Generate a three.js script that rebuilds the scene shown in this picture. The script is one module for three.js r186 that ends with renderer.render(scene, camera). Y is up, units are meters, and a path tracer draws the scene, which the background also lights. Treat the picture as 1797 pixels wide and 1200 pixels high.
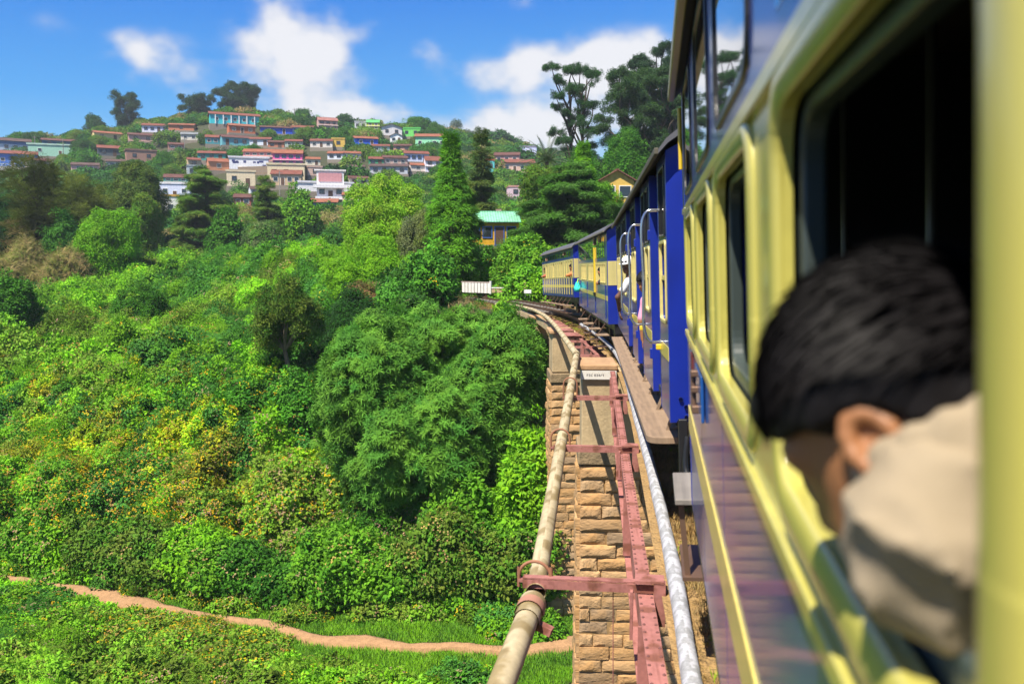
import * as THREE from 'three';
import { MarchingCubes } from 'three/addons/objects/MarchingCubes.js';
import { RoundedBoxGeometry } from 'three/addons/geometries/RoundedBoxGeometry.js';
import { mergeGeometries, mergeVertices, toCreasedNormals } from 'three/addons/utils/BufferGeometryUtils.js';

// ---------------------------------------------------------------- camera, sun, exposure
// The eye is the origin; the near coach runs along -z, its outer side 0.165 m to the right of the eye.
const LENS = 1500, CENTRE_X = 898.5, CENTRE_Y = 600, VAN_X = 1148, VAN_Y = 455;
const PITCH = Math.atan((CENTRE_Y - VAN_Y) / LENS), YAW = Math.atan((VAN_X - CENTRE_X) * Math.cos(PITCH) / LENS);
const scene = new THREE.Scene();
const camera = new THREE.PerspectiveCamera(2 * Math.atan(600 / LENS) * 180 / Math.PI, 1024 / 683, 0.05, 6000);
camera.filmGauge = 36;
camera.rotation.order = 'YXZ';
camera.rotation.set(-PITCH, YAW, 0);
camera.focus = 22;
camera.userData.fStop = 3.4;
scene.add(camera);
camera.updateMatrixWorld(true);

const EXPOSURE = 2.12;
const renderer = new THREE.WebGLRenderer({ antialias: true });
renderer.setSize(1024, 683);
renderer.toneMapping = THREE.LinearToneMapping;
renderer.toneMappingExposure = EXPOSURE;
renderer.shadowMap.enabled = true;

const sunWay = new THREE.Vector3(0.24, -0.86, -0.45).normalize();
const sun = new THREE.DirectionalLight(new THREE.Color().setRGB(1, 0.93, 0.8), 4.3);
sun.name = 'sun';
sun.position.copy(sunWay).multiplyScalar(-300).add(new THREE.Vector3(-40, 0, -90));
sun.target.position.set(-40, 0, -90);
sun.castShadow = true;
sun.shadow.mapSize.set(4096, 4096);
Object.assign(sun.shadow.camera, { left: -260, right: 260, top: 260, bottom: -260, near: 1, far: 900 });
scene.add(sun, sun.target);

// ---------------------------------------------------------------- small helpers
const V = (x, y, z) => new THREE.Vector3(x, y, z);
const rng = (seed) => () => { seed = (seed + 0x6d2b79f5) | 0; let t = Math.imul(seed ^ (seed >>> 15), 1 | seed); t = (t + Math.imul(t ^ (t >>> 7), 61 | t)) ^ t; return ((t ^ (t >>> 14)) >>> 0) / 4294967296; };
const { clamp, lerp, smoothstep } = THREE.MathUtils;
const lin = (r, g, b) => new THREE.Color().setRGB(r, g, b);
const hash2 = (x, y, s = 0) => { let h = Math.imul(x | 0, 374761393) ^ Math.imul(y | 0, 668265263) ^ Math.imul(s + 1, 1274126177); h = Math.imul(h ^ (h >>> 13), 1274126177); return ((h ^ (h >>> 16)) >>> 0) / 4294967296; };
function noise2(x, y, s = 0, wrap = 0) {                       // value noise, 0..1, repeats every `wrap` cells
  const ix = Math.floor(x), iy = Math.floor(y), fx = x - ix, fy = y - iy, u = fx * fx * (3 - 2 * fx), v = fy * fy * (3 - 2 * fy);
  const w = (n) => (wrap ? ((n % wrap) + wrap) % wrap : n);
  return lerp(lerp(hash2(w(ix), w(iy), s), hash2(w(ix + 1), w(iy), s), u), lerp(hash2(w(ix), w(iy + 1), s), hash2(w(ix + 1), w(iy + 1), s), u), v);
}
function fbm(x, y, s = 0, oct = 4, wrap = 0) {
  let a = 0.5, t = 0, n = 0;
  for (let i = 0; i < oct; i++) { t += a * noise2(x, y, s + i * 17, wrap); n += a; a *= 0.5; x *= 2; y *= 2; wrap *= 2; }
  return t / n;
}
// the world point that a pixel of the 1797 x 1200 photograph shows at a distance `d` along the track (-z)
function ray(px, py) { return V((px - CENTRE_X) / LENS, (CENTRE_Y - py) / LENS, -1).applyEuler(camera.rotation); }
function at(px, py, d) { const r = ray(px, py); return r.multiplyScalar(d / -r.z); }
const pxPerMetre = (p) => LENS / p.distanceTo(V(0, 0, 0));

const used = {};
function numbered(name) { const n = used[name] = (used[name] ?? -1) + 1; return n ? name + '_' + String(n).padStart(3, '0') : name; }
function shade(o) { o.castShadow = o.receiveShadow = true; return o; }
function tag(o, label, category, group) { o.userData.label = label; if (category) o.userData.category = category; if (group) o.userData.group = group; return o; }
function thing(name, label, category, pos = V(0, 0, 0), turn = 0, group) {
  const o = new THREE.Group(); o.name = numbered(name); scene.add(o);
  o.position.copy(pos); o.rotation.y = turn;
  return tag(o, label, category, group);
}
function part(name, geo, mat, parent) { const m = shade(new THREE.Mesh(Array.isArray(geo) ? merge(geo) : geo, mat)); m.name = name; parent.add(m); return m; }
function struct(name, geo, mat, label, category) { const m = part(name, geo, mat, scene); m.userData.kind = 'structure'; return tag(m, label, category); }
function merge(list) {
  const flat = list.map((g) => { const h = g.index ? g.toNonIndexed() : g; for (const k of Object.keys(h.attributes)) if (!['position', 'normal', 'uv'].includes(k)) h.deleteAttribute(k); return h; });
  return flat.length === 1 ? flat[0] : mergeGeometries(flat);
}
function box(w, h, d, x = 0, y = 0, z = 0, r = 0) {            // a box in metres with uv in metres; r rounds its edges
  const g = r ? new RoundedBoxGeometry(w, h, d, 1, r) : new THREE.BoxGeometry(w, h, d);
  g.translate(x, y, z);
  return metreUv(g);
}
function metreUv(g) {                                          // uv from the plane each face lies closest to
  if (g.index) g = g.toNonIndexed();
  const p = g.attributes.position, n = new Float32Array(p.count * 2), a = V(), b = V(), c = V();
  for (let i = 0; i < p.count; i += 3) {
    a.fromBufferAttribute(p, i); b.fromBufferAttribute(p, i + 1).sub(a); c.fromBufferAttribute(p, i + 2).sub(a); b.cross(c);
    const x = Math.abs(b.x), y = Math.abs(b.y), z = Math.abs(b.z);
    for (let k = 0; k < 3; k++) {
      const q = [p.getX(i + k), p.getY(i + k), p.getZ(i + k)];
      const uv = x >= y && x >= z ? [q[2], q[1]] : y >= z ? [q[0], q[2]] : [q[0], q[1]];
      n[(i + k) * 2] = uv[0]; n[(i + k) * 2 + 1] = uv[1];
    }
  }
  g.setAttribute('uv', new THREE.BufferAttribute(n, 2));
  return g;
}
function tube(points, r, sides = 8, segs, closed = false) {     // r: a number, or a function of 0..1
  const curve = points.getPoint ? points : new THREE.CatmullRomCurve3(points, closed, 'centripetal');
  segs ??= Math.max(2, (points.length ?? 8) * 4);
  const g = new THREE.TubeGeometry(curve, segs, 1, sides, closed), p = g.attributes.position, len = curve.getLength();
  for (let i = 0; i <= segs; i++) {
    const c = curve.getPointAt(i / segs), R = typeof r === 'function' ? r(i / segs) : r;
    for (let j = 0; j <= sides; j++) {
      const k = i * (sides + 1) + j;
      p.setXYZ(k, c.x + (p.getX(k) - c.x) * R, c.y + (p.getY(k) - c.y) * R, c.z + (p.getZ(k) - c.z) * R);
      g.attributes.uv.setXY(k, j / sides * 2 * Math.PI * R, i / segs * len);
    }
  }
  return g;
}
function line(a, b) { return new THREE.LineCurve3(a, b); }
function rod(a, b, r, sides = 8) { return tube(line(a, b), r, sides, 1); }
function bar(a, b, w, h) {                                     // a box from a to b, w wide and h high
  const d = b.clone().sub(a), g = box(w, h, d.length());
  g.applyQuaternion(new THREE.Quaternion().setFromRotationMatrix(new THREE.Matrix4().lookAt(V(0, 0, 0), d, V(0, 1, 0))));
  return g.translate((a.x + b.x) / 2, (a.y + b.y) / 2, (a.z + b.z) / 2);
}
function put(g, x, y, z, ry = 0) { return g.rotateY(ry).translate(x, y, z); }

// ---------------------------------------------------------------- textures
function tex(n, f, srgb = false, repeat = 1) {
  const a = new Uint8Array(n * n * 4);
  for (let y = 0; y < n; y++) for (let x = 0; x < n; x++) {
    const c = f(x / n, y / n), o = (y * n + x) * 4;
    for (let k = 0; k < 3; k++) a[o + k] = clamp((typeof c === 'number' ? c : c[k]) * 255, 0, 255);
    a[o + 3] = 255;
  }
  const t = new THREE.DataTexture(a, n, n);
  t.wrapS = t.wrapT = THREE.RepeatWrapping; t.magFilter = THREE.LinearFilter; t.minFilter = THREE.LinearMipmapLinearFilter; t.generateMipmaps = true;
  if (srgb) t.colorSpace = THREE.SRGBColorSpace;
  t.repeat.set(repeat, repeat); t.needsUpdate = true;
  return t;
}
function again(t, rx, ry = rx) { const c = t.clone(); c.repeat.set(rx, ry); c.needsUpdate = true; return c; }
const T = {};
T.mottle = tex(256, (u, v) => { const n = fbm(u * 5, v * 5, 3, 5, 5), m = fbm(u * 16, v * 16, 9, 3, 16); const k = 0.72 + 0.38 * n + 0.12 * (m - 0.5); return [k, k, k]; }, false, 0.7);
T.rough = tex(256, (u, v) => 0.25 + 0.75 * fbm(u * 6, v * 6, 21, 5, 6), false, 0.8);
T.grain = tex(256, (u, v) => 0.5 + 0.5 * (fbm(u * 22, v * 22, 5, 4, 22) - 0.5) + 0.6 * (fbm(u * 6, v * 6, 7, 3, 6) - 0.5), false, 1.1);
T.wave = tex(256, (u, v) => fbm(u * 3, v * 2, 31, 2, 3), false, 0.9);
T.streak = tex(256, (u, v) => { const s = fbm(u * 40, v * 1.0, 41, 2, 0) * 0.5 + fbm(u * 9, v * 3, 43, 4, 0) * 0.5; const k = 0.78 + 0.34 * s; return [k, k * 0.99, k * 0.97]; }, false, 0.8);
T.concrete = tex(512, (u, v) => {
  const n = fbm(u * 4, v * 4, 51, 6, 4), d = smoothstep(fbm(u * 14, v * 2, 57, 4, 0), 0.5, 0.75), m = fbm(u * 40, v * 40, 53, 2, 40);
  const k = 0.66 + 0.36 * n + 0.12 * (m - 0.5) - 0.28 * d * n; return [k, k * 0.97, k * 0.9];
}, false, 0.5);
T.lichen = tex(256, (u, v) => { const s = smoothstep(fbm(u * 9, v * 9, 121, 5, 9), 0.4, 0.62), m = fbm(u * 30, v * 30, 123, 3, 30), k = lerp(0.62, 1, s) * (0.75 + 0.5 * m); return [k, k, k * lerp(0.96, 1.02, s)]; }, false, 2.2);
T.rusty = tex(512, (u, v) => { const s = smoothstep(fbm(u * 7, v * 7, 161, 6, 7), 0.5, 0.64), d = smoothstep(fbm(u * 30, v * 4, 163, 4, 0), 0.5, 0.8), m = fbm(u * 60, v * 60, 165, 2, 60), k = 0.86 + 0.24 * (m - 0.5) + 0.2 * (fbm(u * 3, v * 3, 167, 4, 3) - 0.5); return [k * lerp(1, 0.6, s) * (1 - 0.25 * d), k * lerp(1, 0.55, s) * (1 - 0.28 * d), k * lerp(1, 0.42, s) * (1 - 0.32 * d)]; }, false, 0.8);
T.rock = tex(512, (u, v) => {
  const n = fbm(u * 6, v * 6, 61, 6, 6), i = smoothstep(fbm(u * 3, v * 3, 66, 4, 3), 0.42, 0.7), m = fbm(u * 50, v * 50, 63, 2, 50);
  const k = 0.62 + 0.5 * n + 0.2 * (m - 0.5); return [k, k * lerp(0.94, 0.87, i), k * lerp(0.84, 0.66, i)];
}, false, 0.9);
T.dirt = tex(512, (u, v) => {
  const n = fbm(u * 8, v * 8, 71, 6, 8), p = smoothstep(noise2(u * 90, v * 90, 75, 90), 0.62, 0.9), m = fbm(u * 70, v * 70, 73, 2, 70);
  const k = 0.6 + 0.4 * n + 0.34 * (m - 0.5); return [k + 0.15 * p, k + 0.12 * p, k * 0.97 + 0.1 * p];
}, false, 0.45);
T.bark = tex(256, (u, v) => { const r = Math.abs(fbm(u * 14, v * 3, 81, 4, 0) - 0.5) * 2; const k = 0.45 + 0.6 * r + 0.3 * fbm(u * 5, v * 5, 84, 4, 5); return [k, k * 0.96, k * 0.9]; }, false, 1);
T.plank = tex(256, (u, v) => { const s = fbm(u * 34, v * 1.4, 91, 4, 0), k = 0.6 + 0.5 * s + 0.16 * (fbm(u * 7, v * 7, 95, 3, 7) - 0.5); return [k, k * 0.97, k * 0.92]; }, false, 1.4);
T.tileRows = tex(128, (u, v) => 0.5 + 0.5 * Math.cos(u * Math.PI * 16) * 0.8 - (v * 6 % 1 < 0.14 ? 0.4 : 0), false, 0.5);
T.roof = tex(256, (u, v) => { const c = hash2(Math.floor(u * 16), Math.floor(v * 12), 5), n = fbm(u * 4, v * 4, 101, 5, 4), k = 0.5 + 0.35 * c + 0.45 * n; return [k, k * lerp(0.85, 1.05, n), k * lerp(0.8, 1.1, n)]; }, false, 0.28);
T.cloth = tex(256, (u, v) => 0.5 + 0.22 * Math.sin(u * 400) * Math.sin(v * 400) + 0.5 * (fbm(u * 6, v * 6, 111, 4, 6) - 0.5), false, 4);

function std(color, roughness = 0.8, extra = {}) { return new THREE.MeshStandardMaterial({ color: color.isColor ? color : new THREE.Color(color), roughness, side: THREE.DoubleSide, ...extra }); }
function phys(color, roughness = 0.5, extra = {}) { return new THREE.MeshPhysicalMaterial({ color: color.isColor ? color : new THREE.Color(color), roughness, side: THREE.DoubleSide, ...extra }); }
const paint = (c, rough = 0.22, coat = 0.7) => phys(c, 0.5, { clearcoat: coat, clearcoatRoughness: rough, map: T.streak, bumpMap: T.wave, bumpScale: 0.004 });
const M = {
  blue: phys(lin(0.006, 0.022, 0.23), 0.45, { clearcoat: 0.65, clearcoatRoughness: 0.1, map: T.streak, bumpMap: T.wave, bumpScale: 0.006 }),
  blueFlat: phys(lin(0.003, 0.02, 0.28), 0.45, { clearcoat: 0.5, clearcoatRoughness: 0.25, map: T.mottle }),
  sash: std(lin(0.05, 0.066, 0.062), 0.35, { map: T.mottle }),
  cream: phys(lin(0.5, 0.455, 0.1), 0.42, { clearcoat: 0.7, clearcoatRoughness: 0.14, map: T.streak, bumpMap: T.wave, bumpScale: 0.004 }),
  creamPale: paint(lin(0.62, 0.53, 0.2), 0.25, 0.5),
  yellow: paint(lin(0.72, 0.5, 0.02), 0.25, 0.6),
  stripe: paint(lin(0.66, 0.55, 0.12), 0.2, 0.8),
  roofPaint: std(lin(0.1, 0.1, 0.11), 0.7, { map: T.mottle }),
  gutter: paint(lin(0.3, 0.24, 0.05), 0.3, 0.4),
  black: std(lin(0.012, 0.012, 0.013), 0.6, { roughnessMap: T.rough }),
  interior: std(lin(0.025, 0.03, 0.04), 0.6),
  interiorPale: std(lin(0.34, 0.3, 0.2), 0.6, { map: T.mottle }),
  ceiling: std(lin(0.1, 0.075, 0.05), 0.7, { map: T.mottle }),
  seat: std(lin(0.02, 0.05, 0.12), 0.6, { map: T.mottle }),
  steel: std(lin(0.55, 0.56, 0.57), 0.28, { metalness: 0.9, roughnessMap: T.rough }),
  greyMetal: std(lin(0.2, 0.22, 0.22), 0.4, { metalness: 0.4, map: T.streak }),
  glass: phys(lin(0.75, 0.82, 0.85), 0.02, { transmission: 1, thickness: 0, ior: 1.6 }),
  darkGlass: phys(lin(0.02, 0.025, 0.03), 0.03, { clearcoat: 1, clearcoatRoughness: 0.02 }),
  rust: std(lin(0.4, 0.16, 0.135), 0.75, { map: T.rusty, bumpMap: T.grain, bumpScale: 0.004 }),
  rustDark: std(lin(0.13, 0.05, 0.045), 0.8),
  rustRed: std(lin(0.42, 0.1, 0.06), 0.6, { map: T.mottle }),
  rail: std(lin(0.2, 0.12, 0.08), 0.5, { metalness: 0.5, map: T.mottle }),
  pipe: std(lin(0.55, 0.45, 0.27), 0.6, { map: again(T.rusty, 0.5), bumpMap: T.grain, bumpScale: 0.003 }),
  pipeGrey: std(lin(0.46, 0.46, 0.48), 0.75, { map: T.lichen, bumpMap: T.grain, bumpScale: 0.012 }),
  concrete: std(lin(0.55, 0.42, 0.25), 0.9, { map: T.concrete, bumpMap: T.grain, bumpScale: 0.012 }),
  capStone: std(lin(0.5, 0.31, 0.17), 0.9, { map: T.concrete, bumpMap: T.grain, bumpScale: 0.012 }),
  mortar: std(lin(0.36, 0.25, 0.13), 1, { map: T.rock }),
  plank: std(lin(0.3, 0.21, 0.14), 0.8, { map: T.plank, bumpMap: T.plank, bumpScale: 0.004 }),
  plankGrey: std(lin(0.24, 0.22, 0.2), 0.75, { map: T.plank, bumpMap: T.plank, bumpScale: 0.004 }),
  bark: std(lin(0.085, 0.062, 0.045), 0.95, { map: T.bark, bumpMap: T.bark, bumpScale: 0.03 }),
  barkPale: std(lin(0.22, 0.17, 0.12), 0.9, { map: T.bark, bumpMap: T.bark, bumpScale: 0.02 }),
  dirt: std(lin(0.44, 0.25, 0.13), 1, { map: T.dirt, bumpMap: T.grain, bumpScale: 0.03 }),
  white: std(lin(0.78, 0.77, 0.74), 0.7, { map: T.mottle }),
  leaf: phys(lin(1, 1, 1), 0.92, { transmission: 0.3, thickness: 0, specularIntensity: 0.12 }),
  hair: phys(lin(0.008, 0.007, 0.008), 0.6, { specularIntensity: 0.32 }),
  skin: phys(lin(0.32, 0.14, 0.058), 0.5, { sheen: 0.2 }),
};

// ---------------------------------------------------------------- sky: one computed dome of clear air and broken cumulus
{
  const W = 3072, H = 1536, data = new Float32Array(W * H * 4), r = rng(5);
  const puffs = [];                                            // [direction, width, height (radians), strength]
  const puff = (px, py, rx, ry, s) => puffs.push([ray(px, py).normalize(), rx / LENS, ry / LENS, s]);
  puff(500, 40, 90, 70, 1.0); puff(525, 110, 80, 60, 1.1); puff(545, 175, 100, 55, 1.25); puff(640, 195, 90, 36, 1.0); puff(590, 60, 40, 60, 0.5);
  puff(265, 95, 70, 45, 0.8); puff(300, 150, 60, 50, 0.42); puff(235, 90, 40, 30, 0.4); puff(80, 40, 70, 30, 0.32);
  puff(1010, 105, 95, 50, 1.5); puff(935, 100, 40, 34, 1.3); puff(1070, 130, 70, 60, 1.2); puff(985, 190, 120, 70, 1.1); puff(885, 205, 110, 70, 0.8); puff(900, 240, 190, 42, 0.7);
  puff(735, 90, 45, 30, 0.7); puff(845, 140, 55, 34, 0.65); puff(655, 50, 30, 22, 0.5); puff(790, 110, 80, 30, 0.35); puff(1160, 95, 70, 50, 0.8); puff(1130, 200, 90, 60, 0.9); puff(910, 5, 60, 18, 0.4);
  for (let i = 0; i < 90; i++) {                               // the rest of the dome carries the same sort of cloud
    const az = r() * Math.PI * 2, el = 0.04 + Math.pow(r(), 1.6) * 1.1, d = V(Math.cos(az) * Math.cos(el), Math.sin(el), Math.sin(az) * Math.cos(el));
    const c = d.clone().applyQuaternion(camera.quaternion.clone().invert());
    const s = 0.06 + r() * 0.14, k = 0.6 + r() * 0.7, h = 0.45 + r() * 0.25;
    if (c.z < 0 && Math.abs(c.x / c.z) < 0.68 && Math.abs(c.y / c.z) < 0.5) continue;
    puffs.push([d, s, s * h, k]);
  }
  const rows = puffs.map(([d, w, h, s]) => { const side = V(0, 1, 0).cross(d).normalize(), up = d.clone().cross(side).normalize(); return { d, side, up, w, h, s, reach: Math.cos(Math.min(1.5, Math.max(w, h) * 2.6)) }; });
  const stops = [[-0.05, 0.74, 0.87, 0.97], [0.02, 0.52, 0.82, 0.98], [0.085, 0.32, 0.7, 0.98], [0.17, 0.115, 0.46, 0.94], [0.3, 0.03, 0.24, 0.82], [0.7, 0.03, 0.15, 0.55], [1.6, 0.025, 0.12, 0.45]];
  const dir = V();
  for (let row = 0; row < H; row++) {
    const el = ((row + 0.5) / H - 0.5) * Math.PI, cy = Math.cos(el), y = Math.sin(el);
    let k = 0; while (k < stops.length - 2 && el > stops[k + 1][0]) k++;
    const t = clamp((el - stops[k][0]) / (stops[k + 1][0] - stops[k][0]), 0, 1), base = [1, 2, 3].map((c) => lerp(stops[k][c], stops[k + 1][c], t));
    for (let col = 0; col < W; col++) {
      const az = ((col + 0.5) / W - 0.5) * 2 * Math.PI;
      dir.set(Math.cos(az) * cy, y, Math.sin(az) * cy);
      let sum = 0, o = (row * W + col) * 4;
      if (el > -0.05) for (const p of rows) {
        if (dir.dot(p.d) < p.reach) continue;
        const a = dir.dot(p.side) / p.w * 1.15, b = dir.dot(p.up) / p.h * 1.15;
        sum += p.s * Math.exp(-(a * a + b * b) * (b < 0 ? 0.8 : 1.15));
      }
      let alpha = 0, lit = 1;
      if (sum > 0.03) {
        const n = fbm(az * 16 + 40, el * 22 + 9, 131, 6), n2 = fbm(az * 45 + 4, el * 60 + 2, 139, 4), dens = sum * 0.78 + (n - 0.5) * 1.5 * Math.min(1, sum * 1.6) + (n2 - 0.5) * 0.85 * Math.min(1, sum * 2) - 0.3;
        alpha = Math.pow(smoothstep(dens, -0.14, 1.0), 1.15) * 0.95;
        lit = 0.84 + 0.16 * smoothstep(dens, 0.1, 1.1);
      }
      const azure = 0.5 + 0.5 * (dir.x * 0.86 - dir.z * 0.51) / Math.max(cy, 0.05), tone = [lerp(0.35, 1.45, azure), lerp(0.74, 1.14, azure), lerp(0.96, 1.03, azure)];
      const glow = 1 + 0.18 * Math.pow(Math.max(0, -dir.dot(sunWay)), 6);
      const white = [0.93 * lit, 0.925 * lit, 0.95 * lit];
      for (let c = 0; c < 3; c++) data[o + c] = lerp(Math.min(base[c] * tone[c], 1) * glow, white[c], alpha) / EXPOSURE;
      data[o + 3] = 1;
    }
  }
  const t = new THREE.DataTexture(data, W, H, THREE.RGBAFormat, THREE.FloatType);
  t.mapping = THREE.EquirectangularReflectionMapping; t.magFilter = t.minFilter = THREE.LinearFilter; t.needsUpdate = true;
  scene.background = t; scene.environment = t;
}

// ---------------------------------------------------------------- the railway line in plan
function table(rows) {                                         // smooth interpolation through [x, y0, y1 ...] rows, straight beyond them
  const n = rows.length, slope = (i, c) => i <= 0 || i >= n - 1 ? (i <= 0 ? (rows[1][c] - rows[0][c]) / (rows[1][0] - rows[0][0]) : (rows[n - 1][c] - rows[n - 2][c]) / (rows[n - 1][0] - rows[n - 2][0])) : (() => {
    const a = (rows[i][c] - rows[i - 1][c]) / (rows[i][0] - rows[i - 1][0]), b = (rows[i + 1][c] - rows[i][c]) / (rows[i + 1][0] - rows[i][0]);
    return a * b <= 0 ? 0 : 2 * a * b / (a + b);
  })();
  return (x, c = 1) => {
    if (x <= rows[0][0]) return rows[0][c] + slope(0, c) * (x - rows[0][0]) * 0;
    if (x >= rows[n - 1][0]) return rows[n - 1][c];
    let i = 0; while (x > rows[i + 1][0]) i++;
    const h = rows[i + 1][0] - rows[i][0], t = (x - rows[i][0]) / h, a = slope(i, c) * h, b = slope(i + 1, c) * h, t2 = t * t, t3 = t2 * t;
    return (2 * t3 - 3 * t2 + 1) * rows[i][c] + (t3 - 2 * t2 + t) * a + (3 * t2 - 2 * t3) * rows[i + 1][c] + (t3 - t2) * b;
  };
}
// distance ahead -> centre of the track across, rail height
const trackAt = table([[-60, 1.27, -1.9], [0, 1.27, -1.95], [4.5, 1.26, -1.95], [6.6, 1.2, -1.93], [12, 0.76, -1.98], [18, 0.28, -2.05], [25, -0.75, -2.15], [30, -1.6, -2.25], [35, -2.75, -2.3], [40, -4.15, -2.35], [48, -7.0, -2.45], [56, -10.6, -2.5], [62, -14.3, -2.5], [69, -20.5, -2.45], [77, -31, -2.4]]);
const trackX = (d) => trackAt(d, 1), railY = (d) => trackAt(d, 2);
const heading = (d) => Math.atan2(trackX(d) - trackX(d + 1), 1);   // how far the line has turned to the left
const alongTrack = (d, off, y) => { const h = heading(d); return V(trackX(d) + off * Math.cos(h), y, -d - off * Math.sin(h)); };

// ---------------------------------------------------------------- the shape of the land
const profile = table([[-80, -13.6], [0, -14], [24, -13.6], [29, -13.05], [31.5, -12.8], [34.5, -11.2], [39, -9.5], [46, -8.1], [60, -6.6], [80, -4.7], [95, -3.3], [115, -1.8], [140, 0.6], [165, 4.5], [185, 10], [330, 54], [355, 58], [400, 56], [480, 47], [620, 30], [900, 5], [1500, -20], [2600, -40]]);
const pathShift = (x) => Math.max(0, -x - 8) * 0.28 + Math.max(0, -x - 18) * 0.1;
const skyline = table([[-1.2, 0.72], [-0.95, 0.8], [-0.76, 0.87], [-0.68, 0.9], [-0.58, 0.97], [-0.5, 1.0], [-0.42, 0.97], [-0.33, 0.91], [-0.26, 0.86], [-0.2, 0.8], [-0.14, 0.74], [-0.05, 0.62], [0.1, 0.6], [0.6, 0.6]]);
function landY(x, z) {
  const d = -z;
  let h;
  const shift = pathShift(x) * smoothstep(d, -10, 20) * (1 - smoothstep(d, 70, 130));
  const base = profile(d - shift);
  if (d > 120) { const k = lerp(1, skyline(x / Math.max(d, 1)), smoothstep(d, 120, 230)); h = base * k; } else h = base;
  // gentle knolls
  h += (fbm(x * 0.03 + 50, z * 0.03, 151, 3) - 0.5) * 3.2 * smoothstep(d, 40, 90) + (fbm(x * 0.012, z * 0.012, 157, 2) - 0.5) * 10 * smoothstep(d, 160, 300) * (1 - 0.6 * smoothstep(d, 300, 340));
  // the bank that carries the line beyond the viaduct, and the rising ground on its right
  if (d > 36 && d < 110) {
    const dd = clamp(d, 36, 77), t = (x - trackX(dd)) * Math.cos(heading(dd)), y = railY(dd) - 0.42, on = smoothstep(d, 43, 48.5) * (1 - smoothstep(d, 88, 110));
    const left = y - Math.max(0, -t - 3.2 - smoothstep(d, 50, 62) * 3) * 0.62, right = y + Math.max(0, t - 3) * 0.22;
    const bank = t < 0 ? left : Math.min(right, y + 9);
    const flat = t >= 0 ? on : on * (1 - smoothstep(-t, 4, 24) * 0.0);
    if (t >= 0) h = lerp(h, bank, flat); else h = lerp(h, Math.max(h, bank), flat);
    if (Math.abs(t) < 3.2) h = lerp(h, Math.min(h, y), on);
  } else if (d >= 110 && x > trackX(77) + 40) h = Math.max(h, h);
  return h;
}
function hitLand(px, py, from = 20, to = 700) {                // where the line of sight of a pixel meets the ground
  const r = ray(px, py); r.multiplyScalar(1 / -r.z);
  for (let d = from; d < to; d += d < 60 ? 0.25 : 0.8) if (r.y * d < landY(r.x * d, -d)) return V(r.x * d, landY(r.x * d, -d), -d);
  return V(r.x * to, landY(r.x * to, -to), -to);
}
{
  const A = 300, rings = [0.5];
  while (rings[rings.length - 1] < 2600) { const r = rings[rings.length - 1]; rings.push(r + Math.max(0.7, r * 0.024)); }
  const P = [], U = [], I = [];
  rings.forEach((r) => { for (let j = 0; j <= A; j++) { const a = j / A * 2 * Math.PI, x = Math.sin(a) * r, z = Math.cos(a) * r; P.push(x, landY(x, z) + (fbm(x * 0.8, z * 0.8, 171, 3) - 0.5) * 0.3, z); U.push(x, z); } });
  for (let i = 0; i < rings.length - 1; i++) for (let j = 0; j < A; j++) { const a = i * (A + 1) + j, b = a + A + 1; I.push(a, b, a + 1, b, b + 1, a + 1); }
  const g = new THREE.BufferGeometry();
  g.setAttribute('position', new THREE.Float32BufferAttribute(P, 3)); g.setAttribute('uv', new THREE.Float32BufferAttribute(U, 2)); g.setIndex(I); g.computeVertexNormals();
  struct('ground', g, std(lin(0.05, 0.055, 0.02), 1, { map: again(T.dirt, 0.3) }), 'dark earth of the valley side and the village hill', 'ground');
}

// the footpath through the grass at the valley floor
const pathSpots = [[-60, 1012], [0, 1021], [60, 1030], [120, 1043], [180, 1056], [235, 1068], [300, 1080], [352, 1088], [420, 1100], [480, 1112], [560, 1131], [640, 1141], [720, 1147], [800, 1150], [880, 1151], [940, 1149], [1010, 1143], [1080, 1130]].map(([x, y]) => hitLand(x, y));
const pathCurve = new THREE.CatmullRomCurve3(pathSpots);
const pathWidth = (t) => 0.25 + 0.34 * Math.exp(-Math.pow((t - 0.3) / 0.09, 2)) + 0.25 * smoothstep(t, 0.85, 1) + 0.12 * Math.exp(-Math.pow((t - 0.68) / 0.05, 2)) - 0.08 * Math.exp(-Math.pow((t - 0.47) / 0.05, 2));
{
  const P = [], U = [], I = [], N = 220, C = 7;
  for (let i = 0; i <= N; i++) {
    const t = i / N, c = pathCurve.getPointAt(t), tan = pathCurve.getTangentAt(t), s = V(-tan.z, 0, tan.x).normalize();
    for (let j = 0; j <= C; j++) {
      const k = j / C * 2 - 1, w = pathWidth(t) * (1 + 0.7 * (fbm(t * 60, j > C / 2 ? 3 : 9, 181, 3) - 0.5)), q = c.clone().addScaledVector(s, k * w);
      P.push(q.x, landY(q.x, q.z) + 0.2 + 0.05 * (1 - k * k) + (fbm(q.x * 3, q.z * 3, 183, 3) - 0.5) * 0.06 - (Math.abs(k) > 0.9 ? 0.25 : 0), q.z); U.push(q.x, q.z);
    }
  }
  for (let i = 0; i < N; i++) for (let j = 0; j < C; j++) { const a = i * (C + 1) + j, b = a + C + 1; I.push(a, a + 1, b, b, a + 1, b + 1); }
  const g = new THREE.BufferGeometry();
  g.setAttribute('position', new THREE.Float32BufferAttribute(P, 3)); g.setAttribute('uv', new THREE.Float32BufferAttribute(U, 2)); g.setIndex(I); g.computeVertexNormals();
  struct('dirt_path', g, std(lin(0.42, 0.24, 0.12), 1, { map: again(T.dirt, 0.7), bumpMap: again(T.grain, 2), bumpScale: 0.03 }), 'narrow reddish footpath crossing the grass at the valley floor', 'path');
}
const pathSamples = Array.from({ length: 160 }, (_, i) => pathCurve.getPointAt(i / 159));
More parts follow.
